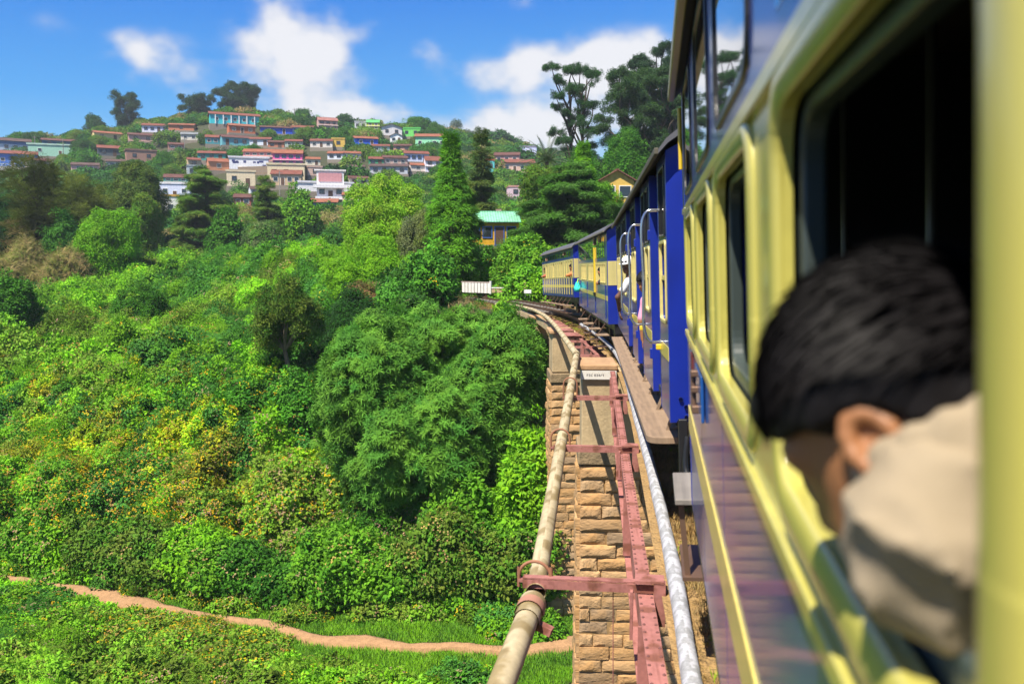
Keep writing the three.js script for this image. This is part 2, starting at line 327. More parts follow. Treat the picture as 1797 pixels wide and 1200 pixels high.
const fromPath = (x, z) => pathSamples.reduce((m, p, i) => Math.min(m, Math.hypot(p.x - x, p.z - z) - pathWidth(i / 159)), 1e9);

// ---------------------------------------------------------------- viaduct
const edgeAt = table([[-6, 0.75], [4.6, 0.06], [18.2, -0.84], [31, -2.95], [39.5, -4.85], [47, -6.75]]);   // outer girder line across
const deckY = (d) => railY(d) - 0.33;
{
  const P = [], U = [], I = [], C = 12, N = 150;
  for (let i = 0; i <= N; i++) {
    const d = -8 + i / N * 58, l = edgeAt(d) + 0.1, r = trackX(d) + 2.2;
    for (let j = 0; j <= C; j++) {
      const x = lerp(l, r, Math.pow(j / C, 1.3));
      P.push(x, deckY(d) - 0.02 + (j ? (fbm(x * 5, d * 5, 191, 4) - 0.45) * 0.13 + 0.05 * smoothstep(j, 3, 7) : 0), -d); U.push(x, d);
    }
  }
  for (let i = 0; i < N; i++) for (let j = 0; j < C; j++) { const a = i * (C + 1) + j, b = a + C + 1; I.push(a, a + 1, b, b, a + 1, b + 1); }
  const g = new THREE.BufferGeometry();
  g.setAttribute('position', new THREE.Float32BufferAttribute(P, 3)); g.setAttribute('uv', new THREE.Float32BufferAttribute(U, 2)); g.setIndex(I); g.computeVertexNormals();
  struct('trackbed', g, std(lin(0.4, 0.25, 0.1), 1, { map: again(T.dirt, 0.8), bumpMap: again(T.grain, 2.5), bumpScale: 0.05 }), 'ochre earth and ballast bed under the train', 'trackbed');
  const under = [];
  for (let i = 0; i < 29; i++) { const d = -8 + i * 2, e = d + 2.01; const p = (q, y) => [V(edgeAt(q) + 0.3, y, -q), V(trackX(q) + 2.2, y, -q)]; const [a, b] = p(d, deckY(d) - 0.05), [c, f] = p(e, deckY(e) - 0.05); under.push(bar(a.clone().lerp(b, 0.5).add(V(0, -0.15, 0)), c.clone().lerp(f, 0.5).add(V(0, -0.15, 0)), b.x - a.x, 0.22)); }
  struct('bridge_deck', under, M.rust, 'rusty deck that carries the trackbed over the viaduct', 'bridge deck');
}
{ // rails and sleepers
  const t = thing('railway_track', 'pair of rusty rails on sleepers running off the viaduct into the trees', 'railway track', alongTrack(48, 0, railY(48) - 0.3));
  const off = t.position.clone().negate();
  for (const s of [-0.53, 0.53]) {
    const g = [];
    for (let d = -8; d < 74; d += 2) { const p = alongTrack(d, s, railY(d) - 0.02).add(off), q = alongTrack(d + 2.02, s, railY(d + 2.02) - 0.02).add(off), down = V(0, -0.045, 0); g.push(bar(p, q, 0.055, 0.035), bar(p.clone().add(down), q.clone().add(down), 0.016, 0.07), bar(p.clone().addScaledVector(down, 1.9), q.clone().addScaledVector(down, 1.9), 0.1, 0.014)); }
    part('rail', g, M.rail, t);
  }
  for (let i = 0; i < 44; i++) { const d = 40 + i * 0.75, m = part('sleeper', box(1.8, 0.13, 0.22, 0, 0, 0, 0.015), M.plankGrey, t); m.position.copy(alongTrack(d, 0, railY(d) - 0.19)).add(off); m.rotation.y = heading(d) + (hash2(i, 3) - 0.5) * 0.04; }
}

// rock-faced stones: a few shapes that every pier shares
const stoneShapes = Array.from({ length: 7 }, (_, k) => {
  const g = new THREE.BoxGeometry(1, 1, 1, 5, 4, 1), p = g.attributes.position, r = rng(300 + k), bulge = 0.55 + r() * 0.6, tx = (r() - 0.5) * 0.5, ty = (r() - 0.5) * 0.4;
  for (let i = 0; i < p.count; i++) {
    const x = p.getX(i), y = p.getY(i), z = p.getZ(i);
    const e = (1 - Math.pow(Math.abs(x) * 2, 4)) * (1 - Math.pow(Math.abs(y) * 2, 4));
    const n = fbm(x * 3 + k * 9, y * 3 + 4, 201 + k, 3) - 0.5;
    if (z > 0.1) p.setXYZ(i, x + (Math.abs(x) > 0.45 ? -Math.sign(x) * hash2(Math.round(y * 8), k, 5) * 0.04 : 0), y + (Math.abs(y) > 0.45 ? -Math.sign(y) * hash2(Math.round(x * 9), k, 7) * 0.08 : 0), z + e * (bulge + tx * x + ty * y - 0.2 * (y < 0 ? y : 0) + 2.2 * n * bulge) * 0.22);
  }
  g.computeVertexNormals();
  const u = g.attributes.uv; for (let i = 0; i < u.count; i++) u.setXY(i, p.getX(i) * 0.5 + k * 0.31, p.getY(i) * 0.3 + k * 0.17);
  return toCreasedNormals(g, 0.9);
});
const stoneMats = [[0.5, 0.32, 0.16], [0.55, 0.36, 0.19], [0.45, 0.29, 0.15], [0.52, 0.33, 0.17], [0.42, 0.29, 0.17], [0.34, 0.24, 0.15]].map((c) => std(lin(...c), 0.95, { map: T.rock, bumpMap: T.grain, bumpScale: 0.03 }));
// a face of coursed stone from (0, y0) up to (width, y1) in the plane z = 0 of `parent`; the rows `from`..`to` are single stones, the others one mesh
function coursed(parent, width, y1, y0, { depth = 0.3, row = 0.29, long = 0.72, single = [0, 0], seed = 1, origin = V(0, 0, 0), turn = 0 }) {
  const r = rng(seed), n = Math.round((y1 - y0) / row), rest = [];
  for (let i = 0; i < n; i++) {
    const y = y1 - (i + 0.5) * row;
    let x = 0;
    while (x < width - 0.02) {
      let w = Math.min(width - x, long * (0.6 + r() * 0.9) * (x === 0 && i % 2 ? 0.55 : 1));
      if (width - x - w < 0.2) w = width - x;
      const k = Math.floor(r() * 7), mt = stoneMats[Math.floor(Math.pow(r(), 1.3) * 6)], thick = depth * (0.3 + r() * 0.25);
      const place = new THREE.Matrix4().makeRotationY(turn).setPosition(origin).multiply(new THREE.Matrix4().compose(V(x + w / 2, y, -thick * 0.5 + 0.02 + r() * 0.05), new THREE.Quaternion().setFromEuler(new THREE.Euler((r() - 0.5) * 0.05, (r() - 0.5) * 0.05, (r() - 0.5) * 0.02)), V(w - 0.014, row - 0.012, thick)));
      if (i >= single[0] && i < single[1]) { const s = part('stone', stoneShapes[k], mt, parent); place.decompose(s.position, s.quaternion, s.scale); }
      else rest.push(stoneShapes[k].clone().applyMatrix4(place));
      x += w;
    }
  }
  if (rest.length) part('stone_courses', rest, stoneMats[0], parent).userData.kind = 'stuff';
}
function pier({ label, x0, d, width, depth, top, concrete, base, single, seed, sign }) {
  const h = heading(d), g = thing('bridge_pier', label, 'bridge pier', V(x0, base, -d), h);
  const Y = (y) => y - base;
  part('core', box(width - 0.06, Y(concrete) - 0.4, depth, width / 2, (Y(concrete) - 0.4) / 2, -depth / 2 + 0.045), M.mortar, g);
  part('concrete_block', box(width - 0.06, top - concrete, depth, width / 2, Y((top + concrete) / 2), -depth / 2 + 0.03, 0.03), M.concrete, g);
  part('ledge', box(width + 0.06, 0.34, depth + 0.2, width / 2 - 0.02, Y(concrete) - 0.2, -depth / 2 + 0.03, 0.04), std(lin(0.3, 0.22, 0.13), 0.95, { map: T.concrete, bumpMap: T.grain, bumpScale: 0.03 }), g);
  part('cap', box(0.86, 0.12, depth + 0.16, 0.36, Y(top) + 0.062, -depth / 2 + 0.03, 0.03), M.capStone, g);
  coursed(g, width, Y(concrete) - 0.4, 0, { single, seed, origin: V(0, 0, 0.03) });
  coursed(g, depth, Y(concrete) - 0.4, 0, { single: [0, 0], seed: seed + 1, origin: V(-0.02, 0, -depth), turn: -Math.PI / 2 });
  return g;
}
const pierA = pier({ label: 'nearest stone pier with pale concrete head, under the girder', x0: -1.52, d: 18.2, width: 3.6, depth: 1.3, top: -2.36, concrete: -4.05, base: -14.6, single: [0, 22], seed: 11 });
const pierB = pier({ label: 'second stone pier, half hidden behind the nearest one', x0: -3.5, d: 29.6, width: 3.8, depth: 1.5, top: -2.6, concrete: -3.95, base: -13.6, single: [0, 33], seed: 23 });
const pierC = pier({ label: 'far stone pier next to the abutment, beside the green bush', x0: -5.35, d: 38.8, width: 3.8, depth: 1.4, top: -2.75, concrete: -3.9, base: -12.6, single: [0, 14], seed: 37 });
{ // white board on the head of the nearest pier
  const c = document.createElement('canvas'); c.width = 512; c.height = 140;
  const k = c.getContext('2d'); k.fillStyle = '#efeae0'; k.fillRect(0, 0, 512, 140);
  const r = rng(9);
  for (let i = 0; i < 46; i++) { k.fillStyle = `rgba(150,125,100,${0.05 + r() * 0.12})`; k.fillRect(r() * 512, r() * 60, 3 + r() * 9, 10 + r() * 60); }
  k.fillStyle = '#2c2838'; k.font = 'bold 58px sans-serif'; k.fillText('FSC 034/1', 70, 92); k.font = 'bold 50px sans-serif'; k.fillText('2', 440, 92);
  const t = new THREE.CanvasTexture(c); t.colorSpace = THREE.SRGBColorSpace;
  const g = thing('number_board', 'white board with dark numbers on the head of the nearest pier', 'sign', V(-1.5, -2.56, -18.13), heading(18.2));
  part('board', box(0.75, 0.19, 0.025, 0.375, 0.1, 0.02), M.white, g);
  const face = new THREE.PlaneGeometry(0.73, 0.175); face.translate(0.375, 0.1, 0.0355);
  part('lettering', face, std(lin(0.8, 0.8, 0.8), 0.7, { map: t }), g);
}
{ // abutment at the far end, with the concrete edge beam that leads to it
  const d = 46.6, h = heading(44), g = thing('bridge_abutment', 'stone abutment where the viaduct meets the dirt bank', 'abutment', V(-7.5, -10.5, -d), h);
  const Y = (y) => y + 10.5;
  part('core', box(5, Y(-3.1), 2.2, 2.5, Y(-3.1) / 2, -1.15), M.mortar, g);
  part('cap', box(5.1, 0.34, 2.3, 2.5, Y(-2.95), -1.1, 0.04), M.concrete, g);
  coursed(g, 5, Y(-3.14), 0, { single: [0, 0], seed: 51, origin: V(0, 0, 0.04), row: 0.32 });
  coursed(g, 2.2, Y(-3.14), 0, { single: [0, 0], seed: 52, origin: V(-0.02, 0, -2.2), turn: -Math.PI / 2, row: 0.32 });
  const beam = thing('edge_beam', 'weathered concrete beam along the viaduct edge between the far piers', 'concrete beam', V(-3.4, -2.9, -30));
  const a = at(979, 584, 30.2), b = at(946, 562, 38.6), c = at(903, 544, 46.6), o = beam.position;
  for (const [p, q] of [[a, b], [b, c]]) part('beam', bar(p.clone().sub(o), q.clone().sub(o), 0.2, 0.26), M.concrete, beam);
}
function girder(d0, d1, label) {
  const a = V(edgeAt(d0) - 0.0, deckY(d0) + 0.02, -d0), b = V(edgeAt(d1), deckY(d1) + 0.02, -d1), len = a.distanceTo(b), turn = Math.atan2(a.x - b.x, a.z - b.z);
  const g = thing('bridge_girder', label, 'girder', a, turn, 'pink plate girders carrying the line');
  g.rotation.order = 'YXZ'; g.rotation.x = Math.asin((b.y - a.y) / len);
  const deep = 0.62, L = len - 0.1;
  part('top_flange', box(0.105, 0.018, L, 0, 0, -len / 2), M.rust, g);
  
  part('web', box(0.014, deep, L, 0.012, -deep / 2 - 0.01, -len / 2), M.rust, g);
  part('bottom_flange', box(0.12, 0.02, L, 0.01, -deep - 0.02, -len / 2), M.rust, g);
  const rivet = new THREE.SphereGeometry(0.011, 6, 4, 0, Math.PI * 2, 0, Math.PI / 2), rows = [];
  for (let z = 0.06; z < L; z += len > 14 ? 0.11 : 0.2) for (const x of [-0.038, 0.038]) rows.push(rivet.clone().translate(x, 0.008, -z));
  part('rivets', rows, M.rustDark, g).userData.kind = 'stuff';
  for (let z = 1.35; z < L; z += 3) part('stiffener', box(0.075, deep - 0.04, 0.016, -0.034, -deep / 2 - 0.01, -z), M.rust, g);
  return g;
}
girder(-5, 18.1, 'long pink riveted plate girder in the foreground below the train');
girder(18.6, 29.8, 'pink plate girder span between the nearest and second piers');
girder(30.4, 39.2, 'far pink plate girder span beside the beige pipe bend');
{ // cross plates between girder and pipe near the second pier
  const g = thing('bridge_gangway', 'pink cross members of a gangway beside the second girder span', 'gangway', V(edgeAt(26), deckY(26), -26));
  for (const d of [21, 23.4, 25.4, 27.2, 28.8, 30.6, 32.4, 34.2]) part('cross_member', bar(V(edgeAt(d) + 0.05, deckY(d) + 0.05, -d).sub(g.position), V(edgeAt(d) - 0.72, deckY(d) + 0.03, -d - 0.1).sub(g.position), 0.1, 0.06), M.rust, g);
  for (const d of [27, 29.5, 31.5, 33.5]) part('plate', bar(V(edgeAt(d) - 0.3, deckY(d) + 0.1, -d).sub(g.position), V(edgeAt(d + 1.7) - 0.3, deckY(d + 1.7) + 0.1, -d - 1.7).sub(g.position), 0.5, 0.02), M.rust, g);
}
// beige water pipe and the brackets that hold it
const pipePts = [at(600, 1900, 1.9), at(850, 1285, 3.9), at(880, 1202, 4.4), at(934, 1062, 5.55)];
const pipeFar = [at(1012, 622, 19.2), at(976, 573, 28), at(957.5, 555, 33.6), at(934, 543, 39.8), at(899, 535.5, 47), at(870, 534, 50)];
{
  const g = thing('water_pipe', 'long beige water pipe running beside the viaduct', 'pipe', at(934, 1062, 5.55));
  const o = (p) => p.clone().sub(g.position);
  part('pipe_section', [tube(new THREE.CatmullRomCurve3(pipePts.map(o)), 0.077, 20, 20)], M.pipe, g);
  const j = at(937, 1046, 5.75), k = pipeFar[0];
  part('pipe_section', [tube(line(o(j).add(V(0.012, 0.02, 0)), o(k)), 0.07, 20, 2)], M.pipe, g);
  part('elbow', tube([o(k.clone().lerp(j, 0.02)), o(k), o(k.clone().lerp(pipeFar[1], 0.03))], 0.082, 16, 6), M.pipe, g);
  part('pipe_section', tube(new THREE.CatmullRomCurve3(pipeFar.map(o), false, 'catmullrom', 0.2), 0.075, 16, 60), M.pipe, g);
  const dir = o(k).sub(o(j)).normalize(), back = o(pipePts[2]).sub(o(pipePts[3])).normalize();
  const ring = (p, v, r, w, m, n = 'collar') => part(n, tube(line(p, p.clone().addScaledVector(v, w)), r, 20, 1), m, g);
  const e = o(at(934, 1062, 5.55));
  part('socket', tube(line(e.clone().addScaledVector(back, -0.03), e.clone().addScaledVector(back, 0.28)), (t) => (t < 0.5 ? 0.094 : 0.086), 20, 4), M.pipe, g);
  ring(e.clone().addScaledVector(back, 0.05), back, 0.097, 0.11, std(lin(0.42, 0.2, 0.13), 0.7, { map: T.mottle }));
  ring(o(j).addScaledVector(dir, 0.42), dir, 0.0735, 0.035, M.black);
  ring(o(j).addScaledVector(dir, 5.1), dir, 0.078, 0.05, M.steel, 'clamp');
  ring(o(j).addScaledVector(dir, 5.22), dir, 0.078, 0.03, M.rust, 'clamp');
  ring(o(j).addScaledVector(dir, 9.3), dir, 0.076, 0.05, M.pipe, 'clamp');
  part('valve', bar(e.clone().add(V(0.07, -0.05, 0.2)), e.clone().add(V(0.16, -0.08, 0.22)), 0.06, 0.05), M.rust, g);
  const wire = thing('hanging_wire', 'thin pale wire hanging down from the pink bracket', 'wire', at(1076, 1045, 5.8));
  part('wire', tube([V(0, 0.04, 0), V(0.004, -0.4, -0.02), V(0.012, -1.4, -0.05), V(0.03, -3, 0)], 0.0035, 6, 14), M.rust, wire);
}
{
  const pipeAt = (d) => { const a = at(937, 1046, 5.75), b = pipeFar[0], t = (d - 5.75) / 13.45; return a.clone().lerp(b, t); };
  let i = 0;
  for (const d of [5.8, 10.2, 14.3]) {
    const e = V(edgeAt(d), deckY(d) + 0.02, -d), p = pipeAt(d), o = e.clone().setY(deckY(d));
    const g = thing('pipe_bracket', ['pink bracket nearest the eye, its loop round the beige pipe joint', 'second pink bracket from the front, crossing above the pier ledge', 'third pink bracket from the front, crossing the pale concrete'][i++], 'bracket', o);
    const a = e.clone().sub(o), b = p.clone().sub(o), y = 0.05;
    part('arm', bar(V(a.x + 0.12, y, 0), V(b.x - 0.08, y - 0.02, 0), 0.06, 0.012), M.rust, g);
    part('arm_web', bar(V(a.x + 0.12, y - 0.04, 0.034), V(b.x - 0.08, y - 0.06, 0.028), 0.01, 0.06), M.rust, g);
    part('gusset', box(0.2, 0.02, 0.14, a.x + 0.02, y + 0.016, 0), M.rust, g);
    part('plate', box(0.02, 0.34, 0.14, a.x - 0.1, y - 0.22, 0.02), M.rust, g);
    part('post', box(0.08, 0.3, 0.08, a.x + 0.09, y - 0.14, 0.03), M.rust, g);
    const R = 0.115, pts = [V(b.x - R, y - 0.1, -0.02), V(b.x - R, y + 0.05, -0.02)];
    for (let k = 0; k <= 8; k++) { const t = Math.PI - k / 8 * Math.PI; pts.push(V(b.x + Math.cos(t) * R, b.y + 0.11 + Math.sin(t) * R, -0.02)); }
    pts.push(V(b.x + R, y + 0.06, -0.02), V(b.x + R, y - 0.1, -0.02));
    part('loop', tube(pts, 0.012, 8, 60), std(lin(0.3, 0.13, 0.07), 0.75, { map: T.mottle }), g);
    part('saddle', bar(V(b.x - R, y - 0.05, -0.02), V(b.x + R, y - 0.05, -0.02), 0.05, 0.02), M.rust, g);
  }
}
{ // mottled grey pipe lying on the edge of the deck
  const spots = [[1250, 1400, 3.6], [1212, 1200, 4.55], [1197, 1100, 5.25], [1180, 1000, 6.2], [1160, 905, 7.5], [1139, 815, 9.4], [1118, 738, 12], [1094, 648, 17.6], [1080, 622, 20.6], [1055, 596, 25], [1020, 572, 31]].map((p) => at(...p).add(V(0, 0.05, 0)));
  const g = thing('grey_pipe', 'mottled grey pipe lying along the deck edge beside the train', 'pipe', spots[3]);
  part('pipe_section', tube(spots.map((p) => p.clone().sub(g.position)), (t) => 0.056 + 0.003 * Math.sin(t * 90), 16, 90), M.pipeGrey, g);
}

// ---------------------------------------------------------------- the train
// A coach is built with u metres forward from its near end, y metres up from the lower edge of its body and x metres inward from its outer side.
const WIDE = 2.1, UNDER = 0.65;
function rounded(u0, u1, y0, y1, r, Kind = THREE.Path) {
  const s = new Kind();
  s.moveTo(u0 + r, y0); s.lineTo(u1 - r, y0); s.quadraticCurveTo(u1, y0, u1, y0 + r); s.lineTo(u1, y1 - r); s.quadraticCurveTo(u1, y1, u1 - r, y1);
  s.lineTo(u0 + r, y1); s.quadraticCurveTo(u0, y1, u0, y1 - r); s.lineTo(u0, y0 + r); s.quadraticCurveTo(u0, y0, u0 + r, y0);
  return s;
}
function panel(u0, u1, y0, y1, thick, holes = [], x = 0, bevel = 0) {       // an upright sheet with rounded openings
  const s = new THREE.Shape([new THREE.Vector2(u0, y0), new THREE.Vector2(u1, y0), new THREE.Vector2(u1, y1), new THREE.Vector2(u0, y1)]);
  for (const [a, b, c, d, r = 0.03] of holes) s.holes.push(rounded(a, b, c, d, r));
  return new THREE.ExtrudeGeometry(s, { depth: thick, bevelEnabled: bevel > 0, bevelSize: bevel, bevelThickness: bevel, bevelSegments: 2, curveSegments: 6 }).rotateY(Math.PI / 2).translate(x, 0, 0);
}
function ringFrame(u0, u1, y0, y1, wide, thick, r, x, bevel = 0.006) {
  const s = rounded(u0 - wide, u1 + wide, y0 - wide, y1 + wide, r + wide * 0.7, THREE.Shape);
  s.holes.push(rounded(u0, u1, y0, y1, r));
  return new THREE.ExtrudeGeometry(s, { depth: thick, bevelEnabled: bevel > 0, bevelSize: bevel, bevelThickness: bevel, bevelSegments: 2, curveSegments: 8 }).rotateY(Math.PI / 2).translate(x, 0, 0);
}
function moulding(u0, u1, y0, y1, r, R) {                       // a half-round rim along the outside of an opening
  const pts = rounded(u0 - R * 0.9, u1 + R * 0.9, y0 - R * 0.9, y1 + R * 0.9, r + R * 0.7).getPoints(7).map((p) => V(0, p.y, -p.x));
  pts.pop();
  const g = tube(new THREE.CatmullRomCurve3(pts, true, 'centripetal', 0.1), R, 12, 96, true), p = g.attributes.position;
  for (let i = 0; i < p.count; i++) p.setX(i, p.getX(i) * 0.42);
  g.computeVertexNormals();
  return g;
}
function coachGroup(label, near, far, roll) {
  const L = near.distanceTo(far), h = Math.atan2(near.x - far.x, near.z - far.z), p = Math.asin((far.y - near.y) / L);
  const g = thing('railway_coach', label, 'railway coach', V(0, 0, 0), 0, 'coaches of the blue and cream train');
  g.rotation.order = 'YXZ'; g.rotation.set(p, h, roll);
  g.position.copy(near).add(V(WIDE / 2, -UNDER, -L / 2).applyEuler(g.rotation));
  g.userData.long = undefined; delete g.userData.long;
  const shift = (q) => q.translate(-WIDE / 2, UNDER, L / 2);
  const add = (name, geo, mat, parent = g) => part(name, shift(Array.isArray(geo) ? merge(geo) : geo), mat, parent);
  g.updateMatrixWorld(true);
  const spot = (x, y, u) => V(x - WIDE / 2, y + UNDER, L / 2 - u).applyMatrix4(g.matrixWorld);
  return { g, L, add, spot };
}
function shell({ add, L }, { top, rise, overhang = 0.07, endMat, roofMat = M.roofPaint, gutter = M.gutter, ends = [1, 1], floor = 0.04 }) {
  const s = new THREE.Shape(), a = -overhang, b = WIDE + overhang;
  s.moveTo(a, top); s.bezierCurveTo(a + 0.12, top + rise * 0.75, a + 0.55, top + rise, WIDE / 2, top + rise); s.bezierCurveTo(b - 0.55, top + rise, b - 0.12, top + rise * 0.75, b, top);
  s.lineTo(b, top - 0.03); s.bezierCurveTo(b - 0.15, top + rise * 0.62, b - 0.6, top + rise - 0.05, WIDE / 2, top + rise - 0.05); s.bezierCurveTo(a + 0.6, top + rise - 0.05, a + 0.15, top + rise * 0.62, a, top - 0.03);
  add('roof', new THREE.ExtrudeGeometry(s, { depth: L + 0.24, bevelEnabled: false, curveSegments: 8 }).translate(0, 0, -L - 0.12), roofMat);
  for (const x of [a - 0.012, b + 0.012]) add('gutter', box(0.035, 0.05, L + 0.2, x, top - 0.012, -L / 2, 0.008), gutter);
  add('ceiling', box(WIDE - 0.12, 0.02, L - 0.12, WIDE / 2, top - 0.01, -L / 2), M.ceiling);
  add('floor', box(WIDE - 0.1, 0.05, L - 0.1, WIDE / 2, floor, -L / 2), M.interior);
  const e = new THREE.Shape(); e.moveTo(0.002, 0); e.lineTo(WIDE - 0.002, 0); e.lineTo(WIDE - 0.002, top); e.quadraticCurveTo(WIDE / 2, top + rise * 1.9, 0.002, top); e.closePath();
  ends.forEach((on, i) => on && add('end_wall', new THREE.ExtrudeGeometry(e, { depth: 0.05, bevelEnabled: true, bevelSize: 0.004, bevelThickness: 0.004, bevelSegments: 1 }).translate(0, 0, i ? -L - 0.006 : -0.044), endMat));
}
function running({ add, L }) {                                  // sole bar, headstocks, two bogies
  add('sole_bar', [box(0.12, 0.2, L - 0.1, 0.25, -0.1, -L / 2), box(0.12, 0.2, L - 0.1, WIDE - 0.25, -0.1, -L / 2), box(WIDE - 0.3, 0.24, 0.1, WIDE / 2, -0.12, -0.08), box(WIDE - 0.3, 0.24, 0.1, WIDE / 2, -0.12, -L + 0.08)], M.black);
  const wheel = (u, x) => new THREE.CylinderGeometry(0.33, 0.33, 0.1, 24).rotateZ(Math.PI / 2).translate(x, -0.33, -u);
  for (const u of [1.7, L - 1.7]) {
    add('bogie_frame', [box(0.08, 0.16, 1.9, 0.36, -0.32, -u), box(0.08, 0.16, 1.9, WIDE - 0.36, -0.32, -u), box(1.3, 0.14, 0.3, WIDE / 2, -0.3, -u), box(0.1, 0.2, 0.26, 0.3, -0.36, -u + 0.65), box(0.1, 0.2, 0.26, 0.3, -0.36, -u - 0.65)], M.black);
    for (const v of [-0.65, 0.65]) { add('wheel', wheel(u + v, 0.52), M.rail); add('wheel', wheel(u + v, WIDE - 0.52), M.rail); }
  }
  add('coupling', [rod(V(WIDE / 2, -0.12, -L), V(WIDE / 2, -0.14, -L - 0.7), 0.06), box(0.2, 0.2, 0.16, WIDE / 2, -0.14, -L - 0.72, 0.02)], M.black);
}
function farSide({ add, L }, { levels, mats, windows }) {       // the side turned away from the eye
  const x = WIDE - 0.045;
  for (let i = 0; i < mats.length; i++) {
    const holes = windows.filter(([, , y0, y1]) => y0 >= levels[i] && y1 <= levels[i + 1]);
    add('far_side_panel', panel(0, L, levels[i], levels[i + 1], 0.045, holes, x), mats[i]);
    holes.forEach(([a, b, c, d]) => add('shutter', box(0.02, d - c + 0.02, b - a + 0.02, x + 0.005, (c + d) / 2, -(a + b) / 2), M.interior));
  }
}

// -- the coach beside the eye
const NEAR_Z = 4, T0 = -0.044, ROLL = 0.044;
const c0 = coachGroup('blue and cream coach beside the eye, its open windows running away along the right', V(0.222, -1.3, NEAR_Z), V(0.222, -1.3, -4.6), ROLL);
{
  const { add, L } = c0, N = NEAR_Z, y = { sill: 0.92, winLow: 1.012, winHigh: 1.497, band: 1.545, top: 2.17 };
  const wins = [[-3.05, -2.4], [-2.05, -1.4], [-1.05, -0.4], [0.457, 1.17], [1.5, 2.24], [2.54, 3.26], [3.66, 4.38]].map(([a, b]) => [a + N, b + N]);
  add('lower_panel', [panel(0, N + 2.27, 0, y.sill, 0.045), panel(N + 2.282, N + 3.34, 0, y.sill, 0.045), panel(N + 3.352, L, 0, y.sill, 0.045)], M.blue);
  add('window_band', panel(0, L, y.sill, y.band, 0.016, wins.map(([a, b]) => [a, b, y.winLow, y.winHigh, 0.085])), M.cream);
  add('upper_panel', panel(0, L, y.band, y.top, 0.045, wins.map(([a, b]) => [a, b, 1.63, 2.1, 0.1])), M.blue);
  add('stripe', panel(0, L, 0.4, 0.53, 0.012, [], -0.006), M.stripe);
  add('bead', [panel(0, L, y.sill - 0.012, y.sill + 0.012, 0.02, [], -0.01, 0.003), panel(0, L, y.band - 0.012, y.band + 0.012, 0.02, [], -0.01, 0.003)], M.cream);
  add('body_edge', box(0.06, 0.04, L, 0.03, -0.018, -L / 2, 0.01), M.black);
  for (const [a, b] of wins) {
    const f = add('window_frame', moulding(a, b, y.winLow, y.winHigh, 0.085, 0.03), M.cream);
    add('sash', ringFrame(a + 0.012, b - 0.012, y.winLow + 0.028, y.winHigh - 0.012, 0.06, 0.02, 0.08, 0.03), M.sash, f);
    add('sill', box(0.12, 0.02, b - a + 0.1, 0.11, y.winLow - 0.03, -(a + b) / 2, 0.005), M.sash, f);
    const t = add('toplight', ringFrame(a, b, 1.63, 2.1, 0.014, 0.012, 0.1, -0.004, 0.003), M.black);
    add('pane', panel(a - 0.01, b + 0.01, 1.62, 2.11, 0.003, [], -0.001), M.darkGlass, t);
  }
  shell(c0, { top: y.top, rise: 0.32, overhang: 0.04, endMat: M.blueFlat, gutter: M.gutter });
  running(c0);
  farSide(c0, { levels: [0, y.sill, y.band, y.top], mats: [M.blue, M.cream, M.blue], windows: wins.map(([a, b]) => [a, b, y.winLow, y.winHigh, 0.08]) });
  // door lock plate and seams on the lower panel
  const u = N + 3.3;
  add('lock_plate', box(0.012, 0.17, 0.42, -0.008, 0.8, -u, 0.004), phys(lin(0.01, 0.08, 0.3), 0.4, { clearcoat: 0.6, map: T.mottle }));
  add('bolt', [rod(V(-0.03, 0.74, -u), V(-0.03, 0.87, -u), 0.01), box(0.03, 0.025, 0.05, -0.025, 0.87, -u, 0.005), box(0.03, 0.03, 0.08, -0.025, 0.735, -u, 0.005), box(0.03, 0.025, 0.05, -0.025, 0.81, -u, 0.005)], M.rail);
  add('handle_slot', box(0.01, 0.14, 0.12, -0.004, 0.8, -u - 0.7), std(lin(0.12, 0.02, 0.02), 0.7));
  // inside: benches, poles, lining
  for (const v of [N - 1.6, N + 0.05, N + 1.25, N + 2.3, N + 3.4]) {
    add('bench', [box(WIDE - 0.9, 0.09, 0.42, WIDE / 2 + 0.3, 0.5, -v, 0.03), box(WIDE - 0.9, 0.6, 0.07, WIDE / 2 + 0.3, 0.86, -v - 0.26, 0.03)], M.seat);
    add('pole', rod(V(0.6, 0.08, -v - 0.26), V(0.6, y.top, -v - 0.26), 0.016), M.greyMetal);
  }
  for (const v of [1.35, 1.6, 1.85]) add('pole', rod(V(0.95, 0.08, -N - v), V(0.95, y.top, -N - v), 0.016), M.greyMetal);
  add('partition', box(WIDE - 0.6, y.top - 0.1, 0.03, WIDE / 2 + 0.25, y.top / 2, -N - 3.95), M.interior);
  // end platform, step stirrup, brake column and hoses beyond the far end
  add('step', [box(0.42, 0.035, 0.6, 0.12, 0, -L - 0.28, 0.008)], M.plankGrey);
  add('stirrup', [bar(V(-0.06, 0, -L - 0.04), V(-0.03, -0.42, -L - 0.04), 0.02, 0.03), bar(V(0.28, 0, -L - 0.04), V(0.28, -0.42, -L - 0.04), 0.02, 0.03), bar(V(-0.06, 0, -L - 0.5), V(-0.03, -0.42, -L - 0.5), 0.02, 0.03), box(0.36, 0.02, 0.55, 0.12, -0.43, -L - 0.27)], M.rail);
  add('gangway_box', box(0.16, 0.8, 0.5, 0.09, 1.75, -L - 0.28, 0.02), M.black);
  add('brake_column', [rod(V(-0.01, 1.78, -L - 0.12), V(-0.01, 2.1, -L - 0.12), 0.011), rod(V(0.3, 0.3, -L - 0.3), V(0.3, 1.2, -L - 0.3), 0.02)], M.yellow);
}

